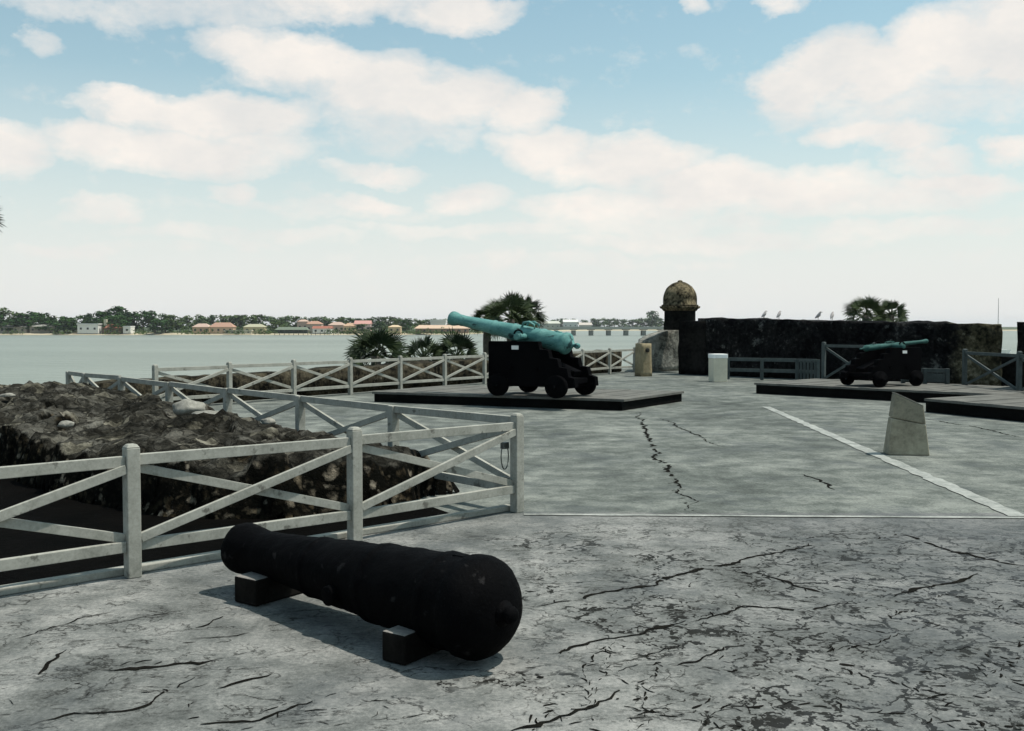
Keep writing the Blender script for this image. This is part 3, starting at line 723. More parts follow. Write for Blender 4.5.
# ------------------------------------------------------------------ mounted bronze cannons
def mounted_cannon(loc, rz, label, elev, zt, group, L=3.3, s=1.0, bk=1.0, plq=True, bm='bronze'):
    """local +X towards the muzzle, origin on the platform under the carriage middle"""
    root = empty('mounted_cannon', loc, rz); tag(root, label, 'cannon', group)
    wheelR = .25
    # two stepped cheeks
    out = [(.93,.22),(.93,1.20),(.91,1.24),(-.30,1.24),(-.34,1.07),(-.54,1.05),(-.58,.88),(-.76,.86),(-.80,.68),(-.98,.66),(-1.02,.48),(-1.16,.44),(-1.18,.24)]
    for y in (-.43, .43):
        mb = MB(); t = .075
        mb.prism([Vector((x, y-t, z)) for x, z in out], [Vector((x, y+t, z)) for x, z in out]); mb.build('cheek', M['carriage'], root, .01)
    mb = MB(); mb.box((.80,0,.72), (.10,.70,.90)); mb.build('transom', M['carriage'], root, .01)
    mb = MB(); mb.box((-.45,0,.36), (1.1,.70,.12)); mb.build('bed', M['carriage'], root, .01)
    mb = MB(); mb.bar((-.95,0,.52), (-.25,0,.80), .30, .12); mb.build('quoin', M['carriage'], root, .01)
    for x in (.62, -.80):
        mb = MB(); mb.box((x,0,.27), (.16,1.30,.15)); mb.build('axle', M['carriage'], root, .01)
        for y in (-1, 1):
            mb = MB(); mb.lathe([(-.065,.0),(-.065,.10),(-.055,.10),(-.055,wheelR-.02),(-.045,wheelR),(.045,wheelR),(.055,wheelR-.02),(.055,.10),(.08,.09),(.08,0)], 28, (x, y*.60, wheelR+.003), (0,y,0))
            wh = mb.build('wheel', M['carriage'], root)
            mb = MB(); mb.lathe([(.078,.05),(.12,.045),(.12,0)], 14, (x, y*.60, wheelR+.003), (0,y,0)); mb.build('hub', M['carriage'], wh)
    for y in (-1, 1):
        for x in (.35, -.30):
            mb = MB(); torus(mb, (x, y*.52, .62), (.05,.05), .012, (1,0,0), (0,0,1)); mb.build('ring_bolt', M['carriage'], root)
    if plq:
        mb = MB(); mb.box((.25,-.512,1.10), (.17,.01,.09)); mb.build('plaque', M['plaque'], root)
        mb = MB(); mb.box((.25,.512,1.10), (.17,.01,.09)); mb.build('plaque', M['plaque'], root)
    # barrel
    e = elev; d = Vector((math.cos(e), 0, math.sin(e))); piv = Vector((.22, 0, zt)); br = piv-d*(1.42*bk)
    pr = [(-.34,0),(-.335,.04),(-.31,.062),(-.27,.068),(-.23,.055),(-.20,.042),(-.17,.05),(-.13,.11),(-.06,.19),(-.03,.235),(0,.25),(.07,.25),(.09,.232),(.13,.226),(.30,.218),(.62,.21),(.64,.222),(.70,.222),(.72,.205),(1.15,.198),(1.40,.192),(1.42,.203),(1.48,.203),(1.50,.186),(2.0,.165),(2.02,.175),(2.06,.175),(2.08,.16),(2.6,.142),(2.98,.128),(3.0,.138),(3.03,.138),(3.05,.13),(3.12,.14),(3.22,.168),(3.28,.176),(3.32,.17),(3.34,.155),(3.34,.075),(3.0,.072),(3.0,0)]
    k = L/3.34
    mb = MB(); mb.lathe([(t*k, r*s) for t, r in pr], 40, br, d); b = mb.build('barrel', M[bm], root)
    for y in (-1, 1):
        mb = MB(); mb.lathe([(.12,.075),(.50,.075),(.505,.065),(.505,0)], 20, piv-Vector((0,0,.03)), (0,y,0)); mb.build('trunnion', M[bm], b)
        nrm = Vector((-math.sin(e), 0, math.cos(e)))
        p = [piv+d*(-.16)+nrm*.15*s+Vector((0,y*.08*s,0)), piv+d*(-.13)+nrm*.27*s+Vector((0,y*.10*s,0)), piv+d*.0+nrm*.31*s+Vector((0,y*.10*s,0)), piv+d*.13+nrm*.27*s+Vector((0,y*.10*s,0)), piv+d*.17+nrm*.15*s+Vector((0,y*.08*s,0))]
        mb = MB(); mb.tube(p, [.024*s,.028*s,.032*s,.028*s,.024*s], 10); mb.build('lifting_handle', M[bm], b)
        mb = MB(); q = Vector((.22, y*.43, zt+.035)); mb.tube([q+Vector((math.cos(t)*.10, 0, math.sin(t)*.09)) for t in [math.pi*k/8 for k in range(9)]], [.022]*9, 8); mb.build('cap_square', M['carriage'], root)
    mb = MB(); mb.box(br+d*.20+Vector((0,0,.225*s)), (.12,.09,.03), Matrix.Rotation(-e, 3, 'Y')); mb.build('vent_shell', M[bm], b, .005)
    return root
gp = at(541, 395.5, .235)
g1o = mounted_cannon(gp+Vector((-.06,.06,0)), R(180-33), 'green patinated bronze cannon raised on a black carriage near the middle', R(11.2), 1.37, 'bronze cannons on black garrison carriages', 3.02, 1.0, .66)
g1o.scale = (1, 1, .925)
g2 = at(871, 386.5, .27)
g2o = mounted_cannon(g2+Vector((.45,.40,0)), R(27), 'small green bronze cannon on a black carriage in the shade of the right wall', R(5), 1.30, 'bronze cannons on black garrison carriages', 2.45, .42, .66, bm='bronze_shaded')
g2o.scale = (.84, .84, .74)

# ------------------------------------------------------------------ stone markers
def marker():
    p = at(905.5, 454); root = empty('stone_marker', p, R(-8)); tag(root, 'leaning pale stone marker with slanted top standing on the open deck', 'stone marker')
    k = p.y/F
    w0, w1 = 40*k/2, 27*k/2; th0, th1 = .15, .10; H1, H2 = 61*k, 48.5*k; ox = .5*k
    def outline(z, zl=None):
        t = z/(55*k); w = w0+(w1-w0)*t; th = th0+(th1-th0)*t; return w, th
    zs = [(.002,.002),(.40*H1,.40*H1-.0),(H1,H2)]
    def ring(zl, zr):
        wl, tl = outline(zl); wr, tr = outline(zr)
        return [Vector((-wl+ox, -tl, zl)), Vector((wr+ox, -tr, zr)), Vector((wr+ox, tr, zr)), Vector((-wl+ox, tl, zl))]
    mb = MB(); a = ring(.002,.002); b = ring(.60*H1,.50*H1); mb.prism(a, b)
    mb.build('base_block', M['marker_stone'], root, .012)
    mb = MB(); a = ring(.607*H1,.507*H1); b = ring(H1,H2); mb.prism(a, b); mb.build('upper_block', M['marker_dark'], root, .012)
    sl = [v+Vector((0,0,.0025)) for v in b]; mb = MB(); mb.prism(sl, [v+Vector((0,0,.012)) for v in sl]); mb.build('top_slab', M['pale_stone'], root, .003)
marker()
def pedestal():
    p = at(719.5, 382); k = p.y/F; w = 16.5*k; H = 28*k
    root = empty('pedestal', p+Vector((0,w/2,0)), R(12)); tag(root, 'square beige pedestal with a white cap standing before the dark wall', 'pedestal')
    mb = MB(); mb.box((0,0,(H-.14)/2+.002), (w*.9,w*.8,H-.14)); mb.build('body', M['beige'], root, .01)
    mb = MB(); mb.box((0,0,H-.14+.072), (w*.94,w*.84,.135)); mb.build('cap', M['whitecap'], root, .012)
pedestal()
def pillar():
    p = at(644, 376.5); k = p.y/F; w = 12.5*k; H = 33*k
    root = empty('stone_pillar', p+Vector((0,.2,0)), R(25)); tag(root, 'short tan stone pillar with a dark hole shown by a round fixture at the end of the bay side fence', 'pillar')
    stone_block('shaft', [(-w/2,-w/2,.002),(w/2,-w/2,.002),(w/2,w/2,.002),(-w/2,w/2,.002)], [(-w/2*.92,-w/2*.92,H),(w/2*.92,-w/2*.92,H),(w/2*.92,w/2*.92,H),(-w/2*.92,w/2*.92,H)], M['tan_stone'], .018, .1, root, 3)
    mb = MB(); mb.lathe([(0,.075),(.03,.075),(.04,.05),(.04,0)], 16, (.02,-w/2*.92-.02,H*.80), (0,-1,0)); mb.build('disc', M['dark_hole'], root)  # raised dark disc added to stand in for a shaded hole
pillar()

# ------------------------------------------------------------------ walls
def wall_seg(name, p, q, z0, z1a, z1b, thick, out, mats, label, seed, amp=.06, cat='wall', slope=0, matfn=None, oq=None):
    p, q = Vector(p), Vector(q); o = Vector(out)*thick
    mid = (p+q)/2; mid.z = 0
    base = [p-mid, q-mid, q+(oq or o)-mid, p+o-mid]
    ob = stone_block(name, [v+Vector((0,0,z0)) for v in base], [base[0]+Vector((0,0,z1a)), base[1]+Vector((0,0,z1b)), base[2]+Vector((0,0,z1b-slope)), base[3]+Vector((0,0,z1a-slope))], mats, amp, .22, None, seed, matfn)
    ob.location = mid; tag(ob, label, cat); return ob
# low bay-side parapet behind the far fence
wall_seg('parapet_wall', P0+FD*1.0-FN*.55, P0+FD*22.3-FN*.55, .004, .55, .78, .9, -FN, [M['coquina_low']], 'low dark rubble parapet wall behind the bay side fence', 1, .10)
# sloped grey merlon by the sentry box
m0 = at(650, 366); 
def merlon():
    k = 37.5/F; X = lambda px: (px-512)*k
    root_loc = Vector((X(664), 37.2, 0))
    z = lambda py: HC-(py-HZ)*k
    def P(px, py, dx=0, dy=0):
        Y = 36.6+(px-637)/53*1.5; zz = .003 if py is None else HC-(py-HZ)*Y/F
        return Vector(((px-512)*Y/F+dx, Y+dy, zz))-root_loc
    base = [P(636, None), P(692, None), P(692, None, .5, 2.2), P(636, None, .5, 2.2)]
    top = [P(637, 343), P(692, 321), P(692, 316, .5, 2.2), P(637, 337, .5, 2.2)]
    o = stone_block('merlon', base, top, [M['coquina']], .09, .16, None, 4); o.location = root_loc
    tag(o, 'sloping grey coquina merlon left of the domed sentry box', 'wall')
merlon()
# the long dark parapet
WL = 9.92
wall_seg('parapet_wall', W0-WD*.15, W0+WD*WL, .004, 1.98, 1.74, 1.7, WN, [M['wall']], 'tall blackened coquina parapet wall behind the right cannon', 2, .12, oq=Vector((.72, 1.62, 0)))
wall_seg('embrasure_sill', W0+WD*(WL-.35)+WN*.3, W0+WD*(WL+2.9)+WN*.3, .004, .86, .84, 1.2, WN, [M['coquina_dark']], 'low dark wall under the narrow embrasure gap', 6, .05)
e0 = atY(1015, 400, 22.6); e0.z = 0
wall_seg('merlon', e0, e0+WD*9, .004, 1.80, 1.66, 1.3, WN, [M['coquina_dark']], 'black coquina merlon at the right edge beyond the embrasure gap', 7, .05)

# small birds on the wall top
def bird(px, label, turn, first=None):
    p = None
    # where the wall's top line passes under this column
    best = None
    for i in range(400):
        s = .2+WL*i/400; q = W0+WD*s+WN*.35
        x = 512+F*q.x/q.y
        if best is None or abs(x-px) < best[0]: best = (abs(x-px), q, s)
    q = best[1]; z = 1.98+(1.74-1.98)*(best[2]/WL)-.012
    if first:
        root = copy_tree(first); root.location = (q.x, q.y, z); root.rotation_euler = (0,0,turn)
    else:
        root = empty('bird', (q.x, q.y, z), turn)
        mb = MB(); mb.tube([(-.13,0,.10),(-.09,0,.14),(-.02,0,.19),(.04,0,.25),(.065,0,.31),(.08,0,.345),(.105,0,.36),(.125,0,.36)], [.014,.035,.066,.072,.05,.038,.036,.02], 12); mb.build('body', M['bird'], root)
        mb = MB(); mb.tube([(.12,0,.358),(.155,0,.352),(.185,0,.346)], [.014,.01,.003], 8); mb.build('beak', M['beak'], root)
        for y in (-.03,.03):
            mb = MB(); mb.tube([(0,y,.0),(0,y,.14)], [.008,.01], 6); mb.build('leg', M['beak'], root)
    root.scale = (.74, .74, .78)
    tag(root, label, 'bird', 'birds perched on the parapet wall'); return root
b0 = bird(764, 'small grey bird on the dark wall, leftmost of the four perched birds', R(20))
bird(778.5, 'small grey bird on the dark wall, second from the left of the four', R(35), b0)
bird(817.5, 'small grey bird on the dark wall, third from the left, head turned to the palms', R(-20), b0)
bird(831.5, 'small grey bird on the dark wall nearest the palm, rightmost of four', R(50), b0)

# ------------------------------------------------------------------ sentry box
def sentry():
    Y = 36.2; k = Y/F; cx = (682.5-512)*k; z = lambda py: HC-(py-HZ)*k
    root = empty('sentry_box', (cx, Y+.62, 0)); tag(root, 'domed round stone sentry box rising above the dark wall corner', 'sentry box')
    r = 17.2*k
    # dome with drum, mottled stone
    zc = z(306); zd = z(298.5); zt = z(281)
    prof = [(zc+.004, r*1.06), (zc+.05, r*1.10), (zc+.06, r*1.0), (zd, r*.985)]
    for i in range(1, 11):
        t = i/10*math.pi/2; prof.append((zd+(zt-zd)*math.sin(t), max(0, r*.985*math.cos(t))))
    prof[-1] = (zt, 0)
    mb = MB(); mb.lathe(prof, 40)
    for v in mb.bm.verts:
        n = mnoise.noise(v.co*4)*.5+mnoise.noise(v.co*9)*.5
        v.co += Vector((v.co.x, v.co.y, .3*(v.co.z-zc))).normalized()*n*.03
    d = mb.build('dome', M['coquina_brown'], root)
    mb = MB(); mb.lathe([(zt-.03,.10),(zt+.02,.09),(zt+.05,.05),(zt+.055,0)], 14); mb.build('finial', M['coquina_brown'], d)
    mb = MB(); mb.lathe([(zc-.17,r*.98),(zc-.10,r*1.05),(zc-.07,r*1.16),(zc+.0,r*1.19),(zc+.002,0)], 40); mb.build('cornice', M['coquina_brown'], root)
    # body wall: 20 curved panels, the openings left out
    zb = zc-.175; n = 40; ro, ri = r*.95, r*.72; mb = MB()
    w0_, w1_ = z(322.5), z(311)                   # window band
    op = lambda a: any(abs((a-c+math.pi) % (2*math.pi)-math.pi) < .30 for c in (R(262), R(82), R(172), R(352)))
    def seg(a0, a1, z0, z1):
        P = lambda a, rr, zz: Vector((math.cos(a)*rr, math.sin(a)*rr, zz))
        mb.prism([P(a0,ri,z0),P(a0,ro,z0),P(a1,ro,z0),P(a1,ri,z0)], [P(a0,ri,z1),P(a0,ro,z1),P(a1,ro,z1),P(a1,ri,z1)])
    for i in range(n):
        a0, a1 = 2*math.pi*i/n, 2*math.pi*(i+1)/n; am = (a0+a1)/2
        seg(a0, a1, z(330), w0_)
        if not op(am) or R(240) < am < R(285): seg(a0, a1, w0_+.0, w1_)
        seg(a0, a1, w1_, zb)
    bmesh.ops.remove_doubles(mb.bm, verts=mb.bm.verts, dist=.0005)
    mb.build('turret_wall', M['coquina_dark'], root)
    o_ = root.location
    q = [W0-WD*.85-WN*.12, W0+WD*.22-WN*.12, W0+WD*.22+WN*1.5, W0-WD*.85+WN*1.5]
    stone_block('base_wall', [v-o_+Vector((0,0,.004)) for v in q], [v-o_+Vector((0,0,z(321.0))) for v in q], [M['coquina_dark']], .06, .2, root, 9)
sentry()

# ------------------------------------------------------------------ small fences on the right
def plank_fence():
    p = at(728, 379); q = at(797, 381); r = at(818, 382); root = empty('rail_fence', (p+q)/2); tag(root, 'low grey two rail fence between the white capped pedestal and the right platform', 'fence')
    o = (p+q)/2; k = 31/F
    for x in (p, p.lerp(q, .5), q, r):
        mb = MB(); mb.box(x-o+Vector((0,0,.345)), (.09,.09,.68)); mb.build('post', M['bluefence'], root, .005)
    d = (r-p).normalized(); e = d*.047
    for nm, z in (('top_rail', .64), ('bottom_rail', .30)):
        for a, b in ((p, p.lerp(q,.5)), (p.lerp(q,.5), q), (q, r)):
            mb = MB(); mb.bar(a-o+e+Vector((0,0,z)), b-o-e+Vector((0,0,z)), .05, .11); mb.build(nm, M['bluefence'], root, .004)
    for i in range(1, 6):
        c = q.lerp(r, i/6)-o
        mb = MB(); mb.box(c+Vector((0,-.045,.33)), (.075,.03,.6)); mb.build('slat', M['bluefence'], root, .003)
plank_fence()
f0 = atY(823.5, 376, 27.3); f0.z = 0; f1 = atY(874, 380, 26.2); f1.z = 0
fence('timber_fence', f0, [f0, f1], 'short shaded crossbraced fence behind the left end of the right cannon', h=1.24, m='bluefence')
f2 = atY(964.5, 376, 24.2); f2.z = 0; f3 = atY(1019, 380, 22.0); f3.z = 0
fence('timber_fence', f2, [f2, f3, f3+(f3-f2)], 'shaded crossbraced fence before the embrasure gap at the right edge', h=1.12, m='bluefence')
f4 = atY(903, 385, 24.9); f4.z = 0; f5 = atY(947, 387, 24.4); f5.z = 0
def lowrail():
    root = empty('rail_fence', f4); tag(root, 'low grey boarded rail behind the muzzle of the right cannon', 'fence')
    d = f5-f4
    for t in (0, .5, 1):
        mb = MB(); mb.box(d*t+Vector((0,0,.33)), (.09,.09,.65)); mb.build('post', M['bluefence'], root, .005)
    u = d.normalized()*.047
    for a, b in ((0,.5),(.5,1)):
        mb = MB(); mb.bar(d*a+u+Vector((0,0,.60)), d*b-u+Vector((0,0,.60)), .05, .10); mb.build('top_rail', M['bluefence'], root, .004)
        mb = MB(); mb.bar(d*a+u+Vector((0,0,.42)), d*b-u+Vector((0,0,.42)), .03, .22); mb.build('board', M['bluefence'], root, .004)
lowrail()

# ------------------------------------------------------------------ palms
def fan_palm(loc, height, rad, seed, label, group, nf=38, lean=0.0):
    """sabal palm: loc = ground point, height = crown centre above it"""
    rnd = random.Random(seed); root = empty('palm_tree', loc); tag(root, label, 'palm tree', group)
    top = Vector((lean, 0, height)); mb = MB(); pts = [Vector((lean*(t**2), 0, height*t)) for t in [i/7 for i in range(8)]]
    mb.tube(pts, [.24,.19,.17,.165,.16,.17,.19,.16], 12); mb.build('trunk', M['bark'], root)
    mb = MB()
    for i in range(nf):
        az = i*2.399963+rnd.uniform(-.2,.2); u = (i+.5)/nf
        el = math.asin(1-1.45*u)+rnd.uniform(-.12,.12)
        d = Vector((math.cos(az)*math.cos(el), math.sin(az)*math.cos(el), math.sin(el)))
        pl = rad*rnd.uniform(.42,.6)
        mid = top+d*pl*.6; tip = top+d*pl-Vector((0,0,.06*rad))
        mb.tube([top, mid, tip], [.02,.016,.011], 4, False)
        side = d.cross(Vector((0,0,1))).normalized() if abs(d.z) < .97 else Vector((1,0,0))
        nrm = side.cross(d); rl = rnd.uniform(-1.2, 1.2); side, nrm = side*math.cos(rl)+nrm*math.sin(rl), nrm*math.cos(rl)-side*math.sin(rl)
        R0 = rad*rnd.uniform(.48,.66); nb_ = 17
        for b in range(nb_):
            a = (b/(nb_-1)-.5)*R(170)
            bd = (d*math.cos(a)+side*math.sin(a)); ln = R0*(1-.28*(abs(a)/R(100))**2)*rnd.uniform(.88,1.08)
            w_ = bd.cross(nrm).normalized()*R0*.045
            droop = Vector((0,0,-1))*ln*rnd.uniform(.02,.2)
            m_ = tip+bd*ln*.55+nrm*.02; e_ = tip+bd*ln+droop
            v = [mb.bm.verts.new(x) for x in (tip, m_+w_, e_, m_-w_)]
            mb.face(v)
    # hanging dead skirt
    for i in range(8):
        az = rnd.uniform(0, 6.28); p = top-Vector((0,0,rad*.25))
        for b in range(5):
            a = az+rnd.uniform(-.25,.25); q = p+Vector((math.cos(a), math.sin(a), 0))*rad*rnd.uniform(.15,.35)-Vector((0,0,rad*rnd.uniform(.3,.6)))
            s = Vector((-math.sin(a), math.cos(a), 0))*.05
            mb.poly([p, (p+q)/2+s, q, (p+q)/2-s])
    mb.build('crown', M['frond'], root)
    return root
def palm_at(px, py, Y, rpx, seed, label, group, lean=0):
    p = atY(px, py, Y); r = rpx*Y/F; base = -5.3
    return fan_palm((p.x-lean, p.y, base), p.z-base, r, seed, label, group, 31, lean)
GP = 'cabbage palms growing outside the walls'
palm_at(511, 319, 44, 29, 1, 'tall fan palm directly behind the raised muzzle half of the bronze cannon', GP)
palm_at(527, 315, 47, 22, 2, 'fan palm rising just right of the one behind the bronze cannon', GP)
palm_at(487, 321, 46, 19, 3, 'shorter fan palm just left of the tall palm behind the bronze cannon', GP)
palm_at(376, 356, 33, 34, 4, 'bushy fan palm crown above the far fence, leftmost of the low palms', GP)
palm_at(424, 359, 34, 27, 5, 'fan palm crown above the far fence, in the middle of the low palms', GP)
palm_at(457, 357, 35, 29, 6, 'fan palm crown above the far fence nearest the bronze cannon wheels', GP)
palm_at(866, 315, 48, 22, 7, 'fan palm over the dark right wall, left of the pair', GP)
palm_at(891, 315, 50, 19, 8, 'fan palm over the dark right wall, right of the pair', GP)
palm_at(-40, 214, 26, 38, 9, 'tall fan palm at the left edge with only frond tips in the picture', GP)
# frayed bank outside the fort
mb = MB(); mb.box((0, 20, -5.35), (150, 105, .2)); tag(mb.build('bank_ground', M['grass']), kind='structure', label='grassy ground outside the fort walls')

# ------------------------------------------------------------------ far shore
def shore_ground():
    mb = MB()
    fr = [(-1500,700),(-700,775),(-300,790),(-90,800),(-40,850),(10,1150),(120,1500),(420,1560),(900,1450),(1500,1400)]
    v0 = [mb.bm.verts.new((x, y, WZ-.2)) for x, y in fr]; v1 = [mb.bm.verts.new((x, y+10, WZ+.9)) for x, y in fr]
    v2 = [mb.bm.verts.new((x, y+20, WZ+1.7)) for x, y in fr]; v3 = [mb.bm.verts.new((x*1.8, 3300, WZ+4)) for x, y in fr]
    for a, b, mi in ((v0, v1, 0), (v1, v2, 0), (v2, v3, 1)):
        mb.mi = mi
        for i in range(len(fr)-1): mb.face([a[i], a[i+1], b[i+1], b[i]], False)
    tag(mb.build('far_shore', [M['sand'], M['grass']]), kind='structure', label='low sandy far shore with grass')
shore_ground()

def tree_proto(name, seed, dense, wide):
    """unit tree 1 m tall: trunk with limbs and a crown of leaf clumps"""
    rnd = random.Random(seed); root = empty(name)
    mb = MB(); mb.tube([(0,0,0),(.005,0,.18),(.0,.01,.42),(.01,0,.6)], [.03,.024,.018,.008], 8)
    for i in range(5):
        a = i*1.3+rnd.random(); z = rnd.uniform(.2,.42); mb.tube([(0,0,z),(math.cos(a)*.12,math.sin(a)*.12,z+.14),(math.cos(a)*.24*wide,math.sin(a)*.24*wide,z+.27)], [.013,.009,.004], 6)
    mb.build('trunk', M['bark'], root)
    mb = MB(); lobes = []
    for i in range(11):
        a = rnd.uniform(0, 6.28); rr = rnd.uniform(.08,.30)*wide; z = rnd.uniform(.20,.84)
        rr *= math.sqrt(max(.15, 1-((z-.5)/.48)**2)); lobes.append((Vector((math.cos(a)*rr, math.sin(a)*rr, z)), rnd.uniform(.11,.19)))
    lobes.append((Vector((0,0,.82)), .15))
    for c, r in lobes:
        for k in range(dense):
            d = Vector((rnd.gauss(0,1), rnd.gauss(0,1), rnd.gauss(0,1))).normalized()
            p = c+Vector((d.x*1.1, d.y*1.1, d.z*.85))*r*(rnd.random()**.35)*rnd.uniform(.8,1.15)
            s = rnd.uniform(.03,.062); u = Vector((rnd.gauss(0,1), rnd.gauss(0,1), rnd.gauss(0,.6))).normalized(); v = u.cross(d+Vector((.01,.2,.1))).normalized()
            mb.poly([p-u*s, p+v*s*.7, p+u*s, p-v*s*.7])
    cr = mb.build('crown', M['leaf_mid'], root)
    return root
protos = [tree_proto('shade_tree', 20+i, 46, w_) for i, w_ in enumerate((1.0, 1.35, .85, 1.6, 1.15))]
used = set()
CM = {}
def set_crown(root, leaf):
    for chd in root.children:
        if chd.name.startswith('crown'):
            key = (chd.data.name.split('|')[0], leaf)
            if key not in CM:
                me = chd.data.copy(); me.materials.clear(); me.materials.append(M[leaf]); CM[key] = me
            chd.data = CM[key]
def tree(px, top, Y, wide, leaf, label, group, gz=-4.0):
    rnd = random.Random(px*17+Y)
    pi = rnd.randrange(len(protos)); p = protos[pi]
    c = atY(px, top, Y); H = c.z-gz
    r = copy_tree(p)
    r.location = (c.x, Y, gz); wide *= 1.45; r.scale = (H*wide, H*wide, H); r.rotation_euler = (0, 0, rnd.uniform(0, 6.28))
    for chd in r.children:
        if chd.type == 'MESH' and chd.name.startswith('crown'):
            key = (pi, leaf)
            if key not in CM:
                me = chd.data.copy(); me.materials.clear(); me.materials.append(M[leaf]); CM[key] = me
            chd.data = CM[key]
    tag(r, label, 'tree', group); return r
rt = random.Random(3)
def interp(x, tab):
    for (a, b), (c, d) in zip(tab, tab[1:]):
        if a <= x <= c: return b+(d-b)*(x-a)/(c-a)
    return tab[-1][1]
TT = [(-30,306),(6,306),(18,312),(30,309),(48,311),(60,316),(76,315),(90,312),(104,309),(118,305),(132,309),(146,309),(158,312),(172,314),(184,316)]
lab1 = ('dark green shade tree crowding the left end of the far shore', 'dark trees on the left of the far shore')
x = -24
while x < 186:
    tree(x, interp(x, TT)+rt.uniform(-1, 1.2), 830+rt.uniform(-6, 25), rt.uniform(.75, 1.05), 'leaf_dark' if rt.random() < .7 else 'leaf_mid', *lab1)
    if rt.random() < .8: tree(x+4, interp(min(185, x+4), TT)+5+rt.uniform(0, 3), 808+rt.uniform(-4, 4), rt.uniform(1.0, 1.4), 'leaf_dark', *lab1)
    x += rt.uniform(7.5, 10)
T2 = [(186,315),(196,311),(206,315),(240,314),(262,313),(285,315),(300,316),(320,315),(345,317),(372,316),(392,316),(410,319),(430,317),(452,318),(480,318)]
lab2 = ('mid green tree behind the pink roofed houses of the far shore', 'trees behind the houses in the middle of the far shore')
x = 188
while x < 480:
    tree(x, interp(x, T2)+rt.uniform(-1.2, 1.6), 900+rt.uniform(-10, 60), rt.uniform(.85, 1.25), rt.choice(['leaf_mid','leaf_mid','leaf_hazed','leaf_hazed']), *lab2)
    x += rt.uniform(7, 10)
lab3 = ('pale hazy green tree on the distant shore beyond the bridge', 'hazy trees on the shore beyond the bridge')
x = 545
while x < 664:
    tree(x, interp(x, [(545,320),(575,317),(600,319),(612,316),(635,318),(664,317)])+rt.uniform(-1, 1.5), 1640+rt.uniform(-10, 60), rt.uniform(1.0, 1.5), 'leaf_hazed', *lab3)
    x += rt.uniform(8, 11)
tree(676, 309, 1600, .95, 'leaf_hazed', 'large rounded pale green tree left of the domed sentry box, beyond the bridge', None)
tree(652, 309.5, 1610, .8, 'leaf_hazed', 'smaller rounded pale tree beyond the bridge, left of the largest distant tree', None)
tree(362, 323, 796, 1.5, 'leaf_dark', 'dark bushy tree at the waterline, just above the leftmost low palm', None)
tree(380, 321, 797, 1.3, 'leaf_dark', 'dark tree at the waterline left of the long red roofed row', None)
tree(407, 317, 798, .75, 'leaf_dark', 'tall dark tree standing at the left end of the long red roofed row', None)
tree(277, 319, 815, 1.0, 'leaf_mid', 'round green tree behind the boathouse on the far shore', None)
tree(65, 316, 800, 1.3, 'leaf_dark', 'very dark tree just left of the white waterfront house', None)
tree(155, 318, 800, 1.5, 'leaf_dark', 'very dark spreading tree right of the red porch house', None)
tree(226, 330, 792, 2.2, 'leaf_mid', 'low green shrub tree before the salmon roofed house', None)
for p in protos:
    for chd in list(p.children): bpy.data.objects.remove(chd)
    bpy.data.objects.remove(p)
# shrub line along the shore
def scrub():
    rnd = random.Random(8); mb = MB()
    for k in range(8200):
        px = rnd.uniform(-40, 500); Y = rnd.uniform(795, 800) if px < 455 else 860
        if px > 455: Y = 830+rnd.uniform(0, 60)
        hgt = 3.2*(.4+abs(mnoise.noise(Vector((px*.13, 0, 2))))*1.8); xx = (px-512)*Y/F
        if k > 4200 and px < 185: Y += 14; hgt = 10.5
        elif k > 4200: Y += 40; hgt = 6
        xx = (px-512)*Y/F
        p = Vector((xx, Y+14, WZ+1.0+rnd.random()*hgt)); s = rnd.uniform(.3,.7)
        u = Vector((rnd.gauss(0,1), rnd.gauss(0,1), rnd.gauss(0,1))).normalized(); v = u.orthogonal().normalized()
        mb.poly([p-u*s, p+v*s, p+u*s, p-v*s])
    for k in range(1500):
        px = rnd.choice([14, 60, 112, 140, 188, 206, 238, 262, 268, 330, 347, 352, 373, 392, 415, 440])+rnd.gauss(0, 4.5); Y = 789+rnd.uniform(0, 4)
        p = Vector(((px-512)*Y/F, Y, WZ+.9+abs(rnd.gauss(0, 1))*2.0)); q = rnd.uniform(.3,.7)
        u = Vector((rnd.gauss(0,1), rnd.gauss(0,1), rnd.gauss(0,1))).normalized(); v = u.orthogonal().normalized()
        mb.poly([p-u*q, p+v*q, p+u*q, p-v*q])
    tag(mb.build('shore_scrub', M['leaf_mid']), kind='stuff', label='low scrub along the far shore')
scrub()

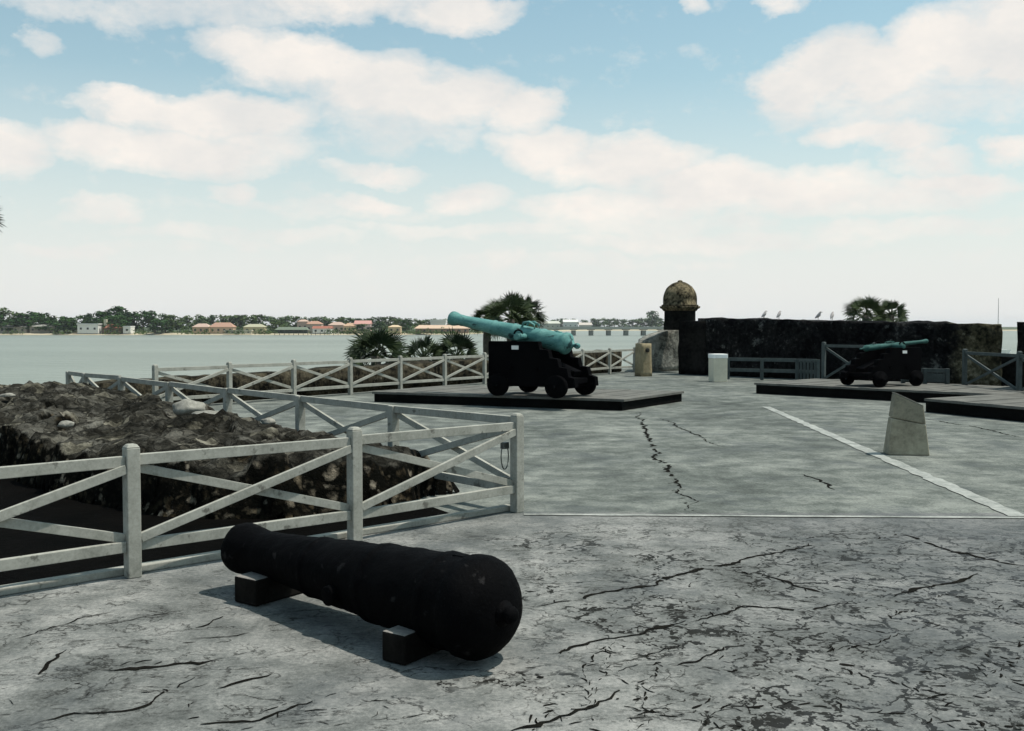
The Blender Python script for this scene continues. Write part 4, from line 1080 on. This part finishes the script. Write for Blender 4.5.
def house(px0, px1, ytop, yeave, ybase, Y, wall, roof, label, kind='hip', win=2, depth=9, name='house'):
    k = Y/F; x0, x1 = (px0-512)*k, (px1-512)*k; z = lambda py: HC-(py-HZ)*k
    w_ = x1-x0; zb, ze, zt = -4.3, z(yeave), z(ytop); h = ze-zb
    root = empty(name, ((x0+x1)/2, Y, zb)); tag(root, label, 'house')
    mb = MB(); mb.box((0,depth/2,h/2), (w_*.94,depth,h)); mb.build('wall', house_mat(wall), root)
    mb = MB(); rz_ = zt-ze; W2, D2_ = w_/2, depth/2+.5
    b_ = [Vector((-W2,-.5,h+.01)),Vector((W2,-.5,h+.01)),Vector((W2,depth+.5,h+.01)),Vector((-W2,depth+.5,h+.01))]
    if kind == 'flat': mb.prism(b_, [v+Vector((0,0,max(.4, rz_))) for v in b_])
    else:
        ins = min(W2*.6, 4) if kind == 'hip' else .01
        t_ = [Vector((-W2+ins, depth/2-.05, h+rz_)), Vector((W2-ins, depth/2-.05, h+rz_)), Vector((W2-ins, depth/2+.05, h+rz_)), Vector((-W2+ins, depth/2+.05, h+rz_))]
        mb.prism(b_, t_)
    mb.build('roof', house_mat(roof), root)
    for i in range(win):
        cx = -w_*.47+w_*.94*(i+.5)/win; ww = min(1.6, w_/win*.45); hh = min(1.6, h*.45)
        mb = MB(); mb.box((cx,-.03,h*.55), (ww,.1,hh)); mb.build('window', M['glass'], root)
    return root
WH, CR, PK, RD, GY, SL = (.74,.72,.66), (.55,.49,.36), (.50,.36,.29), (.34,.15,.10), (.26,.24,.2), (.43,.26,.19)
house(-2,27,325,327,333,802,GY,(.24,.23,.2),'long low grey house under the trees at the left edge of the far shore','hip',4)
house(29,56,324.5,326.5,333,804,GY,(.3,.29,.25),'second low grey house under the trees, right of the one at the left edge','hip',4)
house(77,99,323.5,324.6,333,797,WH,(.7,.69,.65),'white flat roofed waterfront house among dark trees','flat',3)
h_ = house(102,121,324,328,333,798,(.14,.10,.07),RD,'red roofed porch house with a pale chimney, right of the white house','hip',3)
mb = MB(); mb.box((-5.6,3,8.2), (2.2,2.2,6.6)); mb.build('chimney', house_mat(CR), h_)
house(123,131,326,327,333,797,WH,(.74,.73,.7),'tiny white waterfront hut right of the red porch house','flat',1)
house(192,210,323.5,327,333,802,(.42,.30,.2),PK,'pink roofed house at the left end of the middle row','hip',3)
house(209,234,322.5,327,333,804,(.5,.36,.25),SL,'salmon roofed long house, second in the middle row','hip',4)
house(224,252,330,331,333.5,794,(.62,.55,.40),(.6,.54,.42),'low cream waterfront building before the salmon roofed house','flat',5,4)
house(243,265,324,327,333,806,(.45,.40,.25),(.42,.40,.28),'olive roofed house left of the boathouse','hip',3)
house(297,308,319.5,321.5,333,840,(.6,.42,.33),PK,'narrow tall pink house above the boathouse','hip',2)
house(306,322,321,324,333,835,(.55,.42,.33),SL,'brick red roofed house right of the narrow pink house','hip',3)
house(312,332,326,328.5,334,806,WH,(.33,.14,.1),'white walled house with a dark red roof near the docks','gable',3)
house(328,345,322,325,333,832,(.6,.42,.32),PK,'pale pink house right of the docks','hip',3)
house(343,356,323,326,333,810,(.55,.4,.27),(.5,.33,.22),'tan house in the middle of the shore, left of the pink gabled one','hip',3)
house(354,371,320.5,324,333,812,(.66,.5,.45),(.55,.3,.26),'pink gabled house left of the waterline trees','gable',3)
house(388,401,325,327,333,806,(.65,.5,.32),(.6,.46,.3),'small orange walled house between two dark waterline trees','hip',2)
house(414,470,325,328.5,332.5,815,(.36,.22,.15),(.62,.45,.33),'long low red roofed row by the water under the muzzle','hip',9)
house(430,446,319.5,322,331,860,WH,(.7,.68,.62),'white upper house above the long red roofed row','flat',2)
house(530,561,321,323.5,331,1560,(.5,.48,.4),(.56,.56,.48),'long pale roofed hall on the distant shore beyond the bronze cannon','hip',6,14)
house(563,578,319.5,322,331,1555,WH,(.74,.72,.68),'large white gabled house beyond the bridge','gable',3,14)
house(579,592,322.5,325,331,1556,(.6,.55,.47),(.56,.5,.44),'small pale house right of the distant white gabled house','gable',3,12)
# boathouse on piles
def boathouse():
    Y = 786; k = Y/F; x0, x1 = (276-512)*k, (309-512)*k; cx = (x0+x1)/2; w_ = x1-x0
    root = empty('boathouse', (cx, Y, WZ)); tag(root, 'long grey green roofed boathouse on piles over the water', 'boathouse')
    b_ = [Vector((-w_/2,-4,4.2)),Vector((w_/2,-4,4.2)),Vector((w_/2,4,4.2)),Vector((-w_/2,4,4.2))]
    t_ = [Vector((-w_/2+2,-.1,6.4)),Vector((w_/2-2,-.1,6.4)),Vector((w_/2-2,.1,6.4)),Vector((-w_/2+2,.1,6.4))]
    mb = MB(); mb.prism(b_, t_); mb.build('roof', house_mat((.17,.20,.15)), root)
    mb = MB(); mb.box((0,1.5,2.85), (w_*.9,3,2.6)); mb.build('wall', house_mat((.10,.12,.10)), root)
    mb = MB(); mb.box((0,0,1.4), (w_,8,.25)); mb.build('dock', house_mat((.3,.28,.24)), root)
    for i in range(8):
        mb = MB(); mb.tube([(-w_/2+w_*i/7,-3.7,-.8),(-w_/2+w_*i/7,-3.7,4.2)], [.22,.22], 8); mb.build('pile', M['bark'], root)
boathouse()
def dock():
    Y = 780; k = Y/F; root = empty('dock', ((325-512)*k, Y, WZ)); tag(root, 'open timber dock on piles right of the boathouse', 'dock')
    mb = MB(); mb.box((0,0,1.5), (22,2.4,.25)); mb.build('decking', house_mat((.42,.40,.36)), root)
    for i in range(7):
        mb = MB(); mb.tube([(-10.5+3.5*i,-1.1,-.8),(-10.5+3.5*i,-1.1,2.6)], [.2,.2], 8); mb.build('pile', M['bark'], root)
dock()
def bridge():
    Y = 760; k = Y/F; x0 = (556-512)*k; x1 = (905-512)*k; w_ = x1-x0
    root = empty('bridge', ((x0+x1)/2, Y, WZ)); tag(root, 'low grey arched road bridge crossing the bay left of the sentry box', 'bridge')
    Zd = HC-(328.5-HZ)*k-WZ
    c = house_mat((.33,.34,.30)); 
    mb = MB(); mb.box((0,0,Zd), (w_,11,.9)); mb.build('road_deck', c, root)
    mb = MB(); mb.box((0,-5.3,Zd+.95), (w_,.35,.95)); mb.build('railing', c, root)
    mb = MB(); mb.box((0,5.3,Zd+.95), (w_,.35,.95)); mb.build('railing', c, root)
    n = int(w_/13)
    for i in range(n+1):
        mb = MB(); x = -w_/2+w_*i/n
        mb.box((x,0,(Zd-1.4)/2-.4), (3.0,9,Zd-.6)); mb.box((x,0,Zd-.78), (5.2,9.4,.65)); mb.build('pier', house_mat((.2,.21,.19)), root)
bridge()
def mast():
    p = atY(995, 326, 260); root = empty('sailboat', (p.x, p.y, WZ)); tag(root, 'distant moored sailboat with a thin mast beyond the right wall', 'sailboat')
    hull = [(-4,0),(-3.4,-1.1),(0,-1.35),(2.8,-.8),(4.4,0),(2.8,.8),(0,1.35),(-3.4,1.1)]
    mb = MB(); mb.prism([Vector((x*.85,y*.6,-.3)) for x, y in hull], [Vector((x,y,1.1)) for x, y in hull]); mb.build('hull', M['whitecap'], root)
    mb = MB(); mb.box((-.3,0,1.42), (3,1.4,.6)); mb.build('cabin', M['whitecap'], root, .1)
    mb = MB(); mb.tube([(.8,0,1.1),(.8,0,14.5)], [.09,.06], 8); mb.build('mast', M['steel'], root)
    mb = MB(); mb.tube([(.8,0,2.6),(-3.2,0,2.5)], [.06,.05], 8); mb.build('boom', M['steel'], root)
mast()
